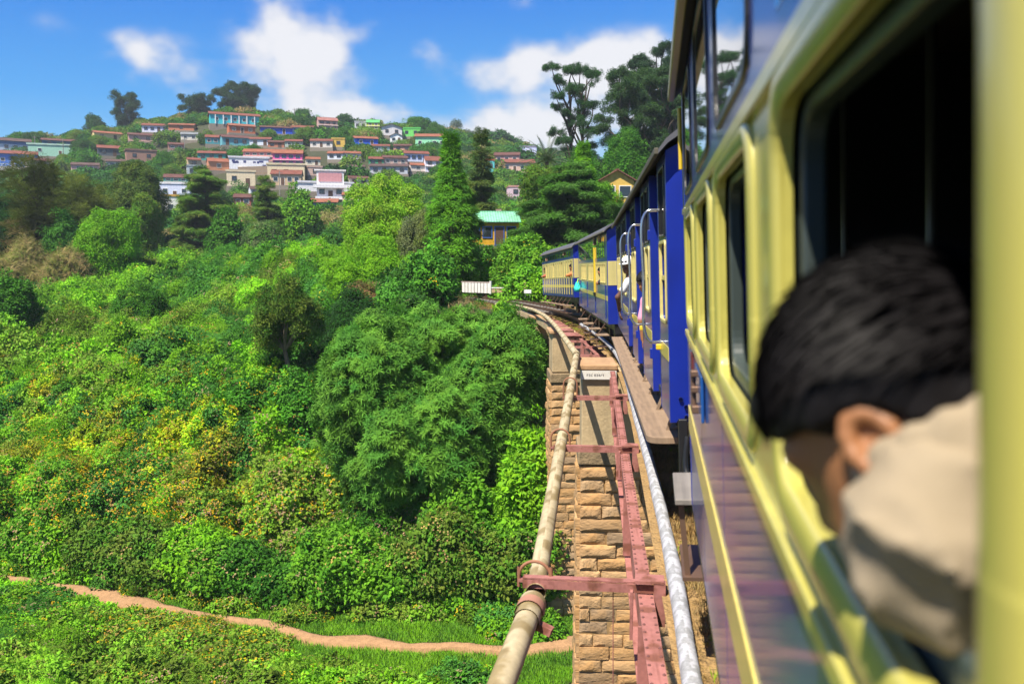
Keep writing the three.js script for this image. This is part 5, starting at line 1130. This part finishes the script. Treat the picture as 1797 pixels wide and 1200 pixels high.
T1('round_tree', 'dense rounded dark green tree behind the yellow gable', 'tree', 'dome', [1062, 1142, 230, 112], [G.mid, G.deep], { trunk: 0.22, lobes: 14, fill: 1.5, size: 0.8 });
T1('round_tree', 'dark tree filling the gap behind the short cypress', 'tree', 'dome', [975, 1075, 262, 118], [G.deep, G.mid], { trunk: 0.15, lobes: 12, size: 0.9 });
T1('eucalyptus_tree', 'tall thin eucalyptus with umbrella heads against the white cloud', 'tree', 'euc', [966, 1062, 103, 128], [G.euc, G.deep], { stems: 2, lobes: 44, lobe: 0.24, trunk: 0.28, size: 0.55, fill: 0.9, bark: M.bark, reach: 0.78, seed: 21 });
T1('eucalyptus_tree', 'huge spreading eucalyptus beside the roof of the train', 'tree', 'euc', [1074, 1206, 114, 122], [G.euc, G.pine], { stems: 4, lobes: 110, lobe: 0.2, trunk: 0.26, fill: 0.8, size: 0.75, bark: M.barkPale, reach: 0.62 });
T1('eucalyptus_tree', 'small umbrella-headed eucalyptus high above the huge one', 'tree', 'euc', [1100, 1150, 90, 150], [G.euc, G.dark], { stems: 1, lobes: 12, trunk: 0.72, lobe: 0.3, size: 0.8 });
T1('eucalyptus_tree', 'dark eucalyptus half hidden by the coach roof', 'tree', 'euc', [1138, 1232, 66, 140], [G.euc, G.dark], { stems: 2, lobes: 26, lobe: 0.22, trunk: 0.5, size: 0.8 });
T1('leafy_shrub', 'leafy tree half covering the yellow gabled house', 'shrub', 'dome', [1036, 1088, 326, 78], [G.mid, G.bright], { trunk: 0.3 });
// the left, below the village
T1('casuarina', 'tall wispy dark tree at the left before the village', 'tree', 'wispy', [4, 116, 282, 92], [G.olive.map((v) => v * 0.62), G.dry.map((v) => v * 0.6)], { size: 0.7, lobes: 34, fill: 24 });
T1('casuarina', 'dark tree cut by the left edge of the frame', 'tree', 'dome', [-50, 22, 338, 96], [G.deep, G.dark], { lobes: 12 });
T1('round_tree', 'spreading dark tree behind the vine-covered one', 'tree', 'dome', [172, 280, 292, 124], [G.pine, G.olive], { trunk: 0.35, lobes: 14, lobe: 0.34, fill: 1.1, size: 0.8 });
T1('round_tree', 'thin grey tree right of the wispy dark tree', 'tree', 'wispy', [100, 178, 318, 110], [G.olive, G.dry], { size: 0.8, fill: 24 });
T1('round_bush', 'blue-green round bush beside the wispy tree trunk', 'bush', 'shrub', [84, 146, 378, 92], [G.blue, G.mid], { leaf: 'small' });
T1('vine_tree', 'vivid green tree wrapped in vines near the wispy tree', 'tree', 'dome', [134, 240, 374, 90], [G.bright, G.cyp], { trunk: 0.1, lobes: 13, lobe: 0.34 });
T1('dry_bush', 'dry brown brush below the wispy dark tree', 'bush', 'shrub', [-10, 90, 428, 86], [G.dry, G.olive], { leaf: 'feather', fill: 1.1 });
T1('dry_bush', 'dry brown brush below the vivid vine tree', 'bush', 'shrub', [78, 160, 440, 85], [G.olive, G.dry], { leaf: 'feather', fill: 1.1 });
T1('conifer', 'broad layered green conifer before the white house', 'tree', 'conifer', [304, 412, 302, 122], [G.olive, G.mid], { trunk: 0.12, lobes: 15, size: 0.7, round: true });
T1('conifer', 'olive conifer in front of the tan porch house', 'tree', 'conifer', [438, 494, 318, 124], [G.olive, G.mid], { trunk: 0.12, lobes: 12, size: 0.7, round: true });
T1('round_bush', 'dark round bush right of the layered conifer', 'bush', 'shrub', [366, 425, 378, 110], [G.mid, G.deep], {});
T1('round_bush', 'grey-green bush under the brown-roofed house', 'bush', 'shrub', [425, 500, 392, 106], [G.grey, G.mid], { leaf: 'small' });
T1('round_tree', 'olive tree between vine tree and layered conifer', 'tree', 'dome', [222, 276, 344, 112], [G.olive, G.mid], { lobes: 10, size: 0.75 });
T1('leafy_shrub', 'broad green bush below the blue-walled orange roof', 'bush', 'shrub', [486, 560, 345, 134], [G.bright, G.mid], {});
// on the crest of the hill
const crest = 'eucalyptus trees on the crest above the village';
T1('eucalyptus_tree', 'dark two-tiered tree alone on the crest at the left', 'tree', 'euc', [196, 246, 163, 322], [G.dark, G.euc], { stems: 1, lobes: 16, trunk: 0.2, size: 1.3, lobe: 0.3 });
T1('eucalyptus_tree', 'low spreading crest tree left of the tallest one', 'tree', 'euc', [318, 372, 168, 326], [G.euc, G.dark], { stems: 2, lobes: 24, trunk: 0.3, size: 1.3, lobe: 0.22 });
T1('eucalyptus_tree', 'tallest spreading tree on the crest above the turquoise house', 'tree', 'euc', [380, 452, 149, 330], [G.euc, G.dark], { stems: 3, lobes: 40, trunk: 0.3, size: 1.3, lobe: 0.2 });
T1('crest_tree', 'small round tree on the crest above the brown storeyed house', 'tree', 'dome', [590, 614, 202, 330], [G.deep, G.dark], { size: 1.5 });
T1('crest_tree', 'round dark tree on the crest beside the lime house', 'tree', 'dome', [714, 752, 208, 330], [G.deep, G.mid], { size: 1.5, trunk: 0.1 });
T1('crest_tree', 'low tree on the crest left of the two-tiered one', 'tree', 'dome', [152, 180, 204, 320], [G.deep, G.euc], { size: 1.5 });
T1('crest_tree', 'scraggy tree on the crest above the long blue house', 'tree', 'dome', [476, 508, 196, 335], [G.olive, G.mid], { size: 1.5 });
T1('crest_tree', 'rounded tree on the crest right of the scraggy one', 'tree', 'dome', [518, 544, 194, 338], [G.euc, G.mid], { size: 1.5 });
const farTrees = [[742, 772, 220], [760, 788, 226], [788, 812, 213], [806, 838, 228], [832, 856, 230], [850, 876, 236], [868, 900, 240], [888, 922, 250], [906, 936, 258]];
const farSpots = ['just right of the round crest tree', 'second from the left', 'tallest and pointed', 'left of the cypress top', 'right of the cypress top', 'in the middle of the right half', 'third from the right', 'second from the right', 'lowest, beside the pink rows'];
farTrees.forEach(([a, b, y], i) => T1('distant_tree', 'hazy tree of the far ridge line, ' + farSpots[i], 'tree', 'dome', [a - 5, b + 5, y, 430 + (i % 3) * 14], [G.euc, G.grey], { size: 2.2, trunk: 0.15, lobes: 8 }, 'hazy trees along the far ridge'));
{ // date palm: each frond is a part
  const p = at(960, 284, 96), y = landY(p.x, p.z), g = thing('palm_tree', 'palm with a wide fan of fronds against the pale sky', 'palm', V(p.x, y, p.z)), r = rng(3), h = p.y - y;
  part('trunk', tube([V(0, -0.3, 0), V(0, h * 0.5, 0), V(0, h, 0)], 0.2, 8, 6), M.bark, g);
  const fm = phys(lin(0.1, 0.15, 0.045), 0.5, { transmission: 0.25, thickness: 0 });
  for (let i = 0; i < 30; i++) {
    const a = i * 2.4, el = 1.35 - i * 0.05 + (r() - 0.5) * 0.1, L = 3.0 + r() * 0.6, list = [], v = V(Math.cos(a) * Math.cos(el), Math.sin(el), Math.sin(a) * Math.cos(el)), q = V(0, h, 0), n = 16, spine = [q.clone()];
    for (let k = 0; k < n; k++) { v.y -= 0.055; v.normalize(); q.addScaledVector(v, L / n); spine.push(q.clone()); const s = V().crossVectors(v, up).normalize(); for (const e of [-1, 1]) list.push([q.clone(), s.clone().multiplyScalar(e).addScaledVector(v, 1.1).add(V(0, 0.25, 0)).normalize(), up.clone().addScaledVector(s, e * 0.5), 0.55 * (1.1 - k / n * 0.7), 0.06]); }
    const m = part('frond', leaves(list), fm, g); part('stalk', tube(spine, 0.02, 4, 8), fm, m);
  }
}

{ // trees that stand between the houses: three shapes, copied over the slope
  const label = 'dark leafy tree standing among the hillside houses', group = 'leafy trees among the hillside houses', r = rng(808), protos = [];
  const spots = [];
  for (let i = 0; i < 900 && spots.length < 62; i++) {
    const px = -20 + r() * 800, py = 228 + r() * 150, b = hitLand(px, py, 165);
    if (b.z < -350 || clearings.some(([x, z, w, f]) => { const L = Math.hypot(x, z), s = (b.x - x) * -z / L + (b.z - z) * x / L, t = (b.x - x) * x / L + (b.z - z) * z / L; return Math.abs(s) < w + 2.5 && t > -f - 6 && t < 6; }) || spots.some((q) => q.distanceTo(b) < 8)) continue;
    spots.push(b);
  }
  const cols = [[G.mid, G.deep], [G.olive, G.mid], [G.deep, G.pine]];
  spots.forEach((b, i) => {
    const k = i % 3; let g;
    if (!protos[k]) g = protos[k] = plant('hillside_tree', label, 'tree', 'dome', [0, 42, 270, 250], cols[k], { y: at(21, 270, 250).y - 7, size: 1.4, lobes: 8, trunk: 0.12, seed: 900 + k }, group);
    else { g = protos[k].clone(); g.name = numbered('hillside_tree'); scene.add(g); }
    g.position.copy(b).setY(b.y - 0.3); g.rotation.y = r() * 6; g.scale.setScalar(0.45 + r() * 0.45);
  });
}

{ // a dense edge of shrubs that leans over the back of the path and shades its foot
  const r = rng(515), spots = [], pink = [];
  for (let t = 0.02; t < 0.93; t += 0.012) {
    const q = pathCurve.getPointAt(t), back = 0.5 + 1.2 * smoothstep(t, 0.5, 0.75) + r() * 0.5, R = 0.75 + r() * 0.5, x = q.x + (r() - 0.5) * 0.4, z = q.z - back - R;
    if (x > -4 || r() < 0.3) continue;
    const H = 0.6 + r() * 1.0 + 0.8 * smoothstep(t, 0.45, 0.8), lit = fbm(x * 0.2, z * 0.2, 519, 2), cols = lit < 0.36 ? [G.mid, G.deep] : lit < 0.52 ? [G.bright, G.mid] : lit < 0.6 ? [G.lime, G.bright] : [G.olive, G.mid], before = spots.length;
    overLobe(spots, r, V(x, landY(x, z) + H * 0.85, z), R, H * 0.75, R, 0.36, cols, { low: -0.75, rough: 0.4, fill: 1.05, seed: Math.floor(t * 999) });
    for (let k = before; k < spots.length; k++) if (r() < 0.08) pink.push([spots[k][0].clone().addScaledVector(spots[k][2], 0.05), spots[k][1], spots[k][2], tint(r, [0.5, 0.3, 0.2], [0.55, 0.4, 0.1])]);
  }
  foliage('undergrowth', 'broad', spots, scene); foliage('wildflowers', 'flower', pink, scene);
}

// ---------------------------------------------------------------- people: one smooth skin over jointed bones
const capsule = (a, b, ra, rb = ra) => { const d = b.clone().sub(a), q = d.lengthSq() || 1e-9; return { lo: V(Math.min(a.x - ra, b.x - rb), Math.min(a.y - ra, b.y - rb), Math.min(a.z - ra, b.z - rb)), hi: V(Math.max(a.x + ra, b.x + rb), Math.max(a.y + ra, b.y + rb), Math.max(a.z + ra, b.z + rb)), f: (x, y, z) => { const px = x - a.x, py = y - a.y, pz = z - a.z, t = clamp((px * d.x + py * d.y + pz * d.z) / q, 0, 1); return Math.hypot(px - d.x * t, py - d.y * t, pz - d.z * t) - lerp(ra, rb, t); } }; };
const ball = (c, rx, ry, rz, [e1, e2, e3]) => { const R = Math.max(rx, ry, rz), m = Math.min(rx, ry, rz); return { lo: c.clone().subScalar(R), hi: c.clone().addScalar(R), f: (x, y, z) => { const px = x - c.x, py = y - c.y, pz = z - c.z, a = (px * e1.x + py * e1.y + pz * e1.z) / rx, b = (px * e2.x + py * e2.y + pz * e2.z) / ry, g = (px * e3.x + py * e3.y + pz * e3.z) / rz, k = Math.hypot(a, b, g); return (k - 1) * lerp(m, (rx + ry + rz) / 3, 0.6); } }; };
function skinOver(bones, cell, k = 0.03, alter = null) {        // smooth union of the bones, meshed by surface nets
  const lo = V(1e9, 1e9, 1e9), hi = V(-1e9, -1e9, -1e9);
  bones.forEach((b) => { lo.min(b.lo); hi.max(b.hi); }); lo.subScalar(cell * 3 + k * 0.5); hi.addScalar(cell * 3 + k * 0.5);
  const n = [0, 1, 2].map((i) => Math.ceil((hi.getComponent(i) - lo.getComponent(i)) / cell) + 1), F = new Float32Array(n[0] * n[1] * n[2]), id = (i, j, l) => i + n[0] * (j + n[1] * l);
  for (let l = 0; l < n[2]; l++) for (let j = 0; j < n[1]; j++) for (let i = 0; i < n[0]; i++) {
    const x = lo.x + i * cell, y = lo.y + j * cell, z = lo.z + l * cell; let s = 1e9;
    for (const b of bones) { const v = b.f(x, y, z); if (v - s > k) continue; const h = Math.max(k - Math.abs(v - s), 0) / k; s = Math.min(v, s) - h * h * k * 0.25; }
    F[id(i, j, l)] = alter ? alter(s, x, y, z) : s;
  }
  const P = [], I = [], at = new Int32Array(F.length).fill(-1), corner = [[0, 0, 0], [1, 0, 0], [0, 1, 0], [1, 1, 0], [0, 0, 1], [1, 0, 1], [0, 1, 1], [1, 1, 1]], edges = [[0, 1], [2, 3], [4, 5], [6, 7], [0, 2], [1, 3], [4, 6], [5, 7], [0, 4], [1, 5], [2, 6], [3, 7]];
  for (let l = 0; l < n[2] - 1; l++) for (let j = 0; j < n[1] - 1; j++) for (let i = 0; i < n[0] - 1; i++) {
    const v = corner.map(([a, b, c]) => F[id(i + a, j + b, l + c)]); let x = 0, y = 0, z = 0, m = 0;
    for (const [a, b] of edges) if (v[a] < 0 !== v[b] < 0) { const t = v[a] / (v[a] - v[b]); x += lerp(corner[a][0], corner[b][0], t); y += lerp(corner[a][1], corner[b][1], t); z += lerp(corner[a][2], corner[b][2], t); m++; }
    if (m) { at[id(i, j, l)] = P.length / 3; P.push(lo.x + (i + x / m) * cell, lo.y + (j + y / m) * cell, lo.z + (l + z / m) * cell); }
  }
  const quad = (a, b, c, d, flip) => (flip ? I.push(a, c, b, a, d, c) : I.push(a, b, c, a, c, d));
  for (let l = 1; l < n[2] - 1; l++) for (let j = 1; j < n[1] - 1; j++) for (let i = 1; i < n[0] - 1; i++) {
    const s = F[id(i, j, l)] < 0;
    if (s !== F[id(i + 1, j, l)] < 0) quad(at[id(i, j - 1, l - 1)], at[id(i, j, l - 1)], at[id(i, j, l)], at[id(i, j - 1, l)], !s);
    if (s !== F[id(i, j + 1, l)] < 0) quad(at[id(i - 1, j, l - 1)], at[id(i - 1, j, l)], at[id(i, j, l)], at[id(i, j, l - 1)], !s);
    if (s !== F[id(i, j, l + 1)] < 0) quad(at[id(i - 1, j - 1, l)], at[id(i, j - 1, l)], at[id(i, j, l)], at[id(i - 1, j, l)], !s);
  }
  const g = new THREE.BufferGeometry();
  g.setAttribute('position', new THREE.Float32BufferAttribute(P, 3)); g.setIndex(I); g.computeVertexNormals();
  return g;
}
// a hand: palm, four fingers of their own length bent at two knuckles, and a thumb from the side of the palm
function handBones(wrist, dir, palm, size, curl, left) {
  const d = dir.clone().normalize(), nrm = palm.clone().addScaledVector(d, -palm.dot(d)).normalize(), s = V().crossVectors(d, nrm).multiplyScalar(left ? -1 : 1), out = [], e = wrist.clone().addScaledVector(d, size * 0.28);
  out.push(ball(e, size * 0.3, size * 0.22, size * 0.09, [d, s, nrm]));
  [[-0.19, 0.4], [-0.065, 0.46], [0.065, 0.43], [0.19, 0.34]].forEach(([o, L], i) => {
    let p = wrist.clone().addScaledVector(d, size * (0.5 - Math.abs(o) * 0.12)).addScaledVector(s, o * size), a = curl * 0.5;
    [0.46, 0.31, 0.23].forEach((q, k) => { const v = d.clone().multiplyScalar(Math.cos(a)).addScaledVector(nrm, Math.sin(a)).addScaledVector(s, o * 0.25), t = p.clone().addScaledVector(v.normalize(), L * size * q); out.push(capsule(p, t, size * (0.056 - k * 0.006), size * (0.051 - k * 0.006))); p = t; a += curl * (0.7 + i * 0.05); });
  });
  let p = wrist.clone().addScaledVector(d, size * 0.16).addScaledVector(s, -size * 0.17), a = 0.5;
  [0.24, 0.19, 0.15].forEach((q, k) => { const v = d.clone().multiplyScalar(0.75).addScaledVector(s, -0.75 + k * 0.35).addScaledVector(nrm, 0.2 + curl * 0.3 * k).normalize(), t = p.clone().addScaledVector(v, size * q); out.push(capsule(p, t, size * (0.07 - k * 0.008), size * (0.06 - k * 0.008))); p = t; });
  return out;
}
// a head in the frame forward f, up u, left l (metres from its centre); returns bones for the skin and for the hair
function headBones(c, f, u, s = 1) {
  const l = V().crossVectors(u, f).normalize(), q = (a, b, d) => c.clone().addScaledVector(f, a * s).addScaledVector(u, b * s).addScaledVector(l, d * s), ax = [f, u, l];
  const skin = [ball(q(-0.006, 0.015, 0), 0.092 * s, 0.09 * s, 0.073 * s, ax), ball(q(0.03, -0.045, 0), 0.064 * s, 0.072 * s, 0.057 * s, ax), ball(q(0.058, -0.1, 0), 0.03 * s, 0.022 * s, 0.028 * s, ax), capsule(q(0.088, -0.012, 0), q(0.104, -0.042, 0), 0.009 * s, 0.014 * s), capsule(q(0.075, -0.072, -0.018), q(0.075, -0.072, 0.018), 0.014 * s)];
  for (const e of [-1, 1]) { skin.push(capsule(q(0.078, 0.01, e * 0.044), q(0.086, 0.014, e * 0.018), 0.009 * s)); }
  const ears = [-1, 1].flatMap((e) => { const pts = []; for (let i = 0; i <= 8; i++) { const a = -0.9 + i / 8 * 4.6; pts.push(q(-0.012 - Math.cos(a) * 0.017 + 0.004, -0.034 + Math.sin(a) * 0.027, e * (0.071 + 0.009 * Math.sin(a * 0.6)))); } const out = pts.slice(1).map((p, i) => capsule(pts[i], p, 0.0055 * s)); out.push(ball(q(-0.004, -0.034, e * 0.067), 0.018 * s, 0.027 * s, 0.006 * s, ax), capsule(q(-0.002, -0.06, e * 0.072), q(-0.006, -0.05, e * 0.074), 0.009 * s)); return out; });
  return { skin, ears, q, ax, l };
}
function hairOver({ q, ax }, c, f, u, s, cell, line = 0.62, low = -0.025) {
  const l = ax[2], bones = [ball(q(-0.008, 0.022, 0), 0.108 * s, 0.103 * s, 0.087 * s, ax), capsule(q(0.078, 0.058, 0.03), q(0.098, 0.04, 0.012), 0.02 * s, 0.012 * s), capsule(q(0.075, 0.06, -0.02), q(0.1, 0.045, -0.02), 0.02 * s, 0.012 * s)];
  return skinOver(bones, cell, 0.03 * s, (v, x, y, z) => {
    const px = x - c.x, py = y - c.y, pz = z - c.z, a = (px * f.x + py * f.y + pz * f.z) / s, b = (px * u.x + py * u.y + pz * u.z) / s, g = (px * l.x + py * l.y + pz * l.z) / s;
    const tuft = (fbm(Math.atan2(g, a) * 7, b * 50 + a * 30, 231, 3) - 0.5) * 0.007, cut = low + line * a - b + (fbm(a * 60, g * 60, 233, 2) - 0.5) * 0.022 - (a < -0.06 ? 0.02 : 0);
    const ear = 0.033 - Math.hypot(a + 0.004, b + 0.036, Math.abs(g) - 0.08);
    return Math.max(v + tuft * s, cut * s, ear * s);
  });
}
function atBase(g, o) { return g.translate(-o.x, -o.y, -o.z); }
const joined = (list) => merge(list.map((g) => { g.deleteAttribute('uv'); return g.index ? g.toNonIndexed() : g; }));

// -- the boy who leans out of the nearest window
{
  const base = V(0.36, -0.98, -0.62), g = thing('person', 'boy with black hair and beige shirt leaning out of the nearest train window', 'person', base);
  const c = V(0.19, -0.118, -0.7), f = V(-0.62, -0.74, -0.55).normalize(), u = V(-0.3, 0.85, -0.42); u.addScaledVector(f, -u.dot(f)).normalize();
  const head = headBones(c, f, u, 0.94), neck = V(0.24, -0.172, -0.645), sl = V(0.203, -0.186, -0.62), sr = V(0.39, -0.21, -0.82), el = V(0.44, -0.27, -0.6), wl = V(0.45, -0.32, -0.8), er = V(0.4, -0.38, -0.98), wr = V(0.36, -0.4, -1.0), chest = V(0.44, -0.36, -0.68), waist = V(0.54, -0.72, -0.6);
  const skin = skinOver([...head.skin, capsule(head.q(-0.025, -0.06, 0), neck, 0.05, 0.055), capsule(neck, chest, 0.06, 0.09), capsule(sl, el, 0.04, 0.034), capsule(el, wl, 0.033, 0.024), capsule(sr, er, 0.04, 0.034), capsule(er, wr, 0.033, 0.024), capsule(neck, sl, 0.045, 0.04), capsule(neck, sr, 0.045, 0.04), capsule(chest, waist, 0.09, 0.09), capsule(waist, V(0.46, -0.84, -0.75), 0.08, 0.07), capsule(V(0.46, -0.84, -0.75), V(0.5, -1.2, -0.8), 0.055, 0.04)], 0.008, 0.03);
  const ears = skinOver(head.ears, 0.003, 0.008), hand = skinOver([...handBones(wr, V(-0.5, -0.3, 0.4), V(0, -1, 0), 0.115, 0.62, false), capsule(wr.clone().add(V(0.03, 0.02, 0)), wr, 0.023, 0.021)], 0.0035, 0.01), hand2 = skinOver(handBones(wl, V(-0.1, -0.05, -1), V(0, -1, 0), 0.135, 0.35, true), 0.0035, 0.01);
  part('body', atBase(joined([skin, ears, hand, hand2]), base), M.skin, g);
  part('hair', atBase(hairOver(head, c, f, u, 0.98, 0.0042, 0.55, -0.014), base), M.hair, g);
  { // single locks that lie over the crown
    const r = rng(61), locks = [];
    for (let i = 0; i < 3200; i++) {
      const d = ballDir(r, 0.5), a = d.dot(f), b = d.dot(u); if (b < 0.12 + 0.5 * a) continue;
      const p = c.clone().addScaledVector(f, -0.008).addScaledVector(u, 0.022).add(V().addScaledVector(f, a * 0.107).addScaledVector(u, b * 0.102).addScaledVector(head.l, d.dot(head.l) * 0.0865));
      const flow = f.clone().multiplyScalar(0.8).addScaledVector(u, -0.6 * Math.max(0, a)).addScaledVector(head.l, d.dot(head.l) * 0.6 + (r() - 0.5) * 0.3); flow.addScaledVector(d, -flow.dot(d)).normalize();
      locks.push([p, flow.addScaledVector(d, 0.04), d, 0.03 + r() * 0.03, 0.0028]);
    }
    part('locks', atBase(leaves(locks), base), M.hair, g).userData.kind = 'stuff';
  }
  for (const e of [-1, 1]) part('eye', atBase(new THREE.SphereGeometry(0.0105, 12, 8).translate(...head.q(0.082, 0.0, e * 0.03).toArray()), base), std('#15100d', 0.2), g);
  const shirt = phys(lin(0.31, 0.245, 0.16), 0.9, { sheen: 0.3, bumpMap: T.cloth, bumpScale: 0.002 });
  const cloth = skinOver([capsule(neck.clone().add(V(0.02, -0.05, 0.01)), chest, 0.075, 0.12), capsule(neck.clone().add(V(0.01, -0.03, 0)), sl, 0.055, 0.06), capsule(neck.clone().add(V(0.02, -0.03, 0)), sr, 0.058, 0.062), capsule(sl, sl.clone().lerp(el, 0.8), 0.062, 0.06), capsule(sr, sr.clone().lerp(er, 0.7), 0.06, 0.056), capsule(chest, waist, 0.122, 0.118), capsule(waist, V(0.44, -0.84, -0.58), 0.116, 0.112)], 0.006, 0.035, (v, x, y, z) => v + 0.013 * Math.pow(Math.abs(fbm(x * 13 + y * 9, y * 13 - z * 11, 241, 2) - 0.5) * 2, 0.6) - 0.012 + 0.011 * Math.pow(Math.abs(Math.sin(y * 34 + x * 22 - z * 9 + 5 * fbm(x * 7, y * 7 + z * 5, 247, 2))), 0.7) + 0.012 * (fbm(x * 14, y * 14 + z * 9, 245, 3) - 0.5));
  part('shirt', metreUv(atBase(cloth, base)), shirt, g);
  const nd = head.q(-0.025, -0.06, 0).sub(neck).normalize(), na = V().crossVectors(nd, V(0, 0, 1)).normalize(), nb = V().crossVectors(nd, na), ring = [];
  for (let i = 0; i < 18; i++) { const t = i / 18 * 6.283, t2 = (i + 1) / 18 * 6.283, o = neck.clone().addScaledVector(nd, 0.036), p = (k) => o.clone().addScaledVector(na, Math.cos(k) * 0.07).addScaledVector(nb, Math.sin(k) * 0.07); ring.push(capsule(p(t).addScaledVector(nd, -0.03), p(t2).addScaledVector(nd, 0.016), 0.015, 0.012)); }
  part('collar', metreUv(atBase(skinOver(ring, 0.006, 0.012), base)), shirt, g);
  const cuff = sl.clone().lerp(el, 0.8), cd = el.clone().sub(sl).normalize(), ca = V().crossVectors(cd, V(0, 1, 0)).normalize(), cb = V().crossVectors(cd, ca), hem = [];
  for (let i = 0; i < 14; i++) { const p = (k) => cuff.clone().addScaledVector(ca, Math.cos(k) * 0.06).addScaledVector(cb, Math.sin(k) * 0.06); hem.push(capsule(p(i / 14 * 6.283), p((i + 1) / 14 * 6.283), 0.006)); }
  part('hem', metreUv(atBase(skinOver(hem, 0.005, 0.006), base)), shirt, g);
}
// -- passengers farther along: sitting by an opening, seen head and shoulders
function passenger(label, coach, { x, y, u, look = [-0.4, -0.15, -0.8], arm = null, shirt, sleeve = 0.5, cap = null, skin = M.skin, size = 1 }) {
  const c = coach.spot(x, y, u), R = new THREE.Matrix3().setFromMatrix4(coach.g.matrixWorld), dir = (a) => V(...a).applyMatrix3(R), f = dir(look).normalize(), U = V(0, 1, 0); U.addScaledVector(f, -U.dot(f)).normalize();
  const off = (a) => c.clone().add(dir(a).multiplyScalar(size)), base = off([0.16, -0.78, 0]), g = thing('person', label, 'person', base), head = headBones(c, f, U, size);
  const neck = off([0.03, -0.19, 0]), sl = off([0.0, -0.25, 0.15]), sr = off([0.1, -0.25, -0.17]), chest = off([0.12, -0.42, 0]), waist = off([0.17, -0.7, 0]), el = off(arm ? arm[0] : [0.02, -0.48, 0.17]), wl = off(arm ? arm[1] : [0.22, -0.52, 0.05]), er = off([0.12, -0.5, -0.2]), wr = off([0.3, -0.52, -0.1]);
  const body = skinOver([...head.skin, ...head.ears, capsule(head.q(-0.02, -0.06, 0), neck, 0.05 * size, 0.055 * size), capsule(neck, sl, 0.05, 0.045), capsule(neck, sr, 0.05, 0.045), capsule(neck, chest, 0.06, 0.1), capsule(chest, waist, 0.1, 0.1), capsule(sl, el, 0.045, 0.038), capsule(el, wl, 0.037, 0.026), capsule(sr, er, 0.045, 0.038), capsule(er, wr, 0.036, 0.026)], 0.011, 0.03);
  const hand = skinOver(handBones(wl, wl.clone().sub(el), dir([1, 0, 0]), 0.17 * size, 0.45, true), 0.006, 0.012);
  part('body', atBase(joined([body, hand]), base), skin, g);
  part('hair', atBase(hairOver(head, c, f, U, size * 1.0, 0.008), base), M.hair, g);
  part('shirt', atBase(skinOver([capsule(neck.clone().add(V(0, -0.06, 0)), chest, 0.09, 0.13), capsule(neck.clone().add(V(0, -0.05, 0)), sl, 0.06, 0.062), capsule(neck.clone().add(V(0, -0.05, 0)), sr, 0.06, 0.062), capsule(chest, waist, 0.13, 0.125), capsule(sl, sl.clone().lerp(el, sleeve), 0.062, 0.056), capsule(sr, sr.clone().lerp(er, sleeve), 0.062, 0.056)], 0.011, 0.03), base), shirt, g);
  if (cap) {
    part('cap', atBase(skinOver([ball(head.q(-0.004, 0.045, 0), 0.112 * size, 0.088 * size, 0.095 * size, head.ax), ball(head.q(0.105, 0.03, 0), 0.07 * size, 0.01, 0.07 * size, head.ax)], 0.008, 0.01, (v, X, Y, Z) => Math.max(v, -(V(X, Y, Z).sub(c).dot(U) - 0.012))), base), cap, g);
  }
  return g;
}
const white = std(lin(0.8, 0.8, 0.82), 0.85), dark = phys(lin(0.13, 0.06, 0.035), 0.5);
passenger('man in a white cap and white shirt at the third doorway of the blue coach', c1, { x: -0.02, y: 1.24, u: 5.95, shirt: white, cap: white, skin: dark, look: [-0.5, -0.1, 0.6], arm: [[-0.16, -0.46, 0.12], [-0.14, -0.66, 0.02]] });
passenger('dark-haired passenger in pink sleeves dangling an arm from the blue coach', c1, { x: 0.06, y: 1.04, u: 3.55, shirt: std(lin(0.62, 0.28, 0.4), 0.85), sleeve: 0.85, look: [-0.5, -0.3, 0.5], arm: [[-0.06, -0.46, 0.2], [-0.05, -0.68, 0.21]] });
passenger('passenger in an orange shirt with an elbow out of the leading coach', c3, { x: 0.04, y: 1.13, u: 0.7, shirt: std(lin(0.6, 0.2, 0.06), 0.85), sleeve: 0.9, arm: [[-0.2, -0.32, 0.05], [0.02, -0.36, -0.2]] });
passenger('passenger in dark clothes looking out of the yellow-post coach', c2, { x: 0.05, y: 1.22, u: 2.15, shirt: std(lin(0.03, 0.03, 0.05), 0.85), arm: [[-0.1, -0.3, 0.1], [0.05, -0.33, -0.1]] });
passenger('passenger in red at the far end of the leading coach', c3, { x: 0.03, y: 1.14, u: 8.3, shirt: std(lin(0.45, 0.1, 0.05), 0.85), arm: [[-0.18, -0.3, 0.05], [0.0, -0.36, -0.18]] });
{
  const p = c2.spot(-0.08, 0.78, 9.75), r = rng(4), g = thing('cloth_bag', 'teal cloth bag with a lime top hanging from the third coach', 'bag', p);
  part('bag', skinOver([capsule(V(0, 0, 0), V(0, -0.16, 0.02), 0.07, 0.13), capsule(V(0, -0.12, -0.06), V(0, -0.2, 0.1), 0.08, 0.08)], 0.014, 0.04, (v, x, y, z) => v + 0.03 * (fbm(x * 20, y * 20 + z * 20, 251, 2) - 0.5)), std(lin(0.02, 0.5, 0.42), 0.8), g);
  part('strap', tube([V(0, 0.02, -0.06), V(0.02, 0.16, 0), V(0, 0.02, 0.06)], 0.02, 6, 12), std(lin(0.35, 0.6, 0.1), 0.8), g);
}

scene.fog = new THREE.FogExp2(new THREE.Color().setRGB(0.8, 0.87, 0.95), 0.00027);
renderer.render(scene, camera);
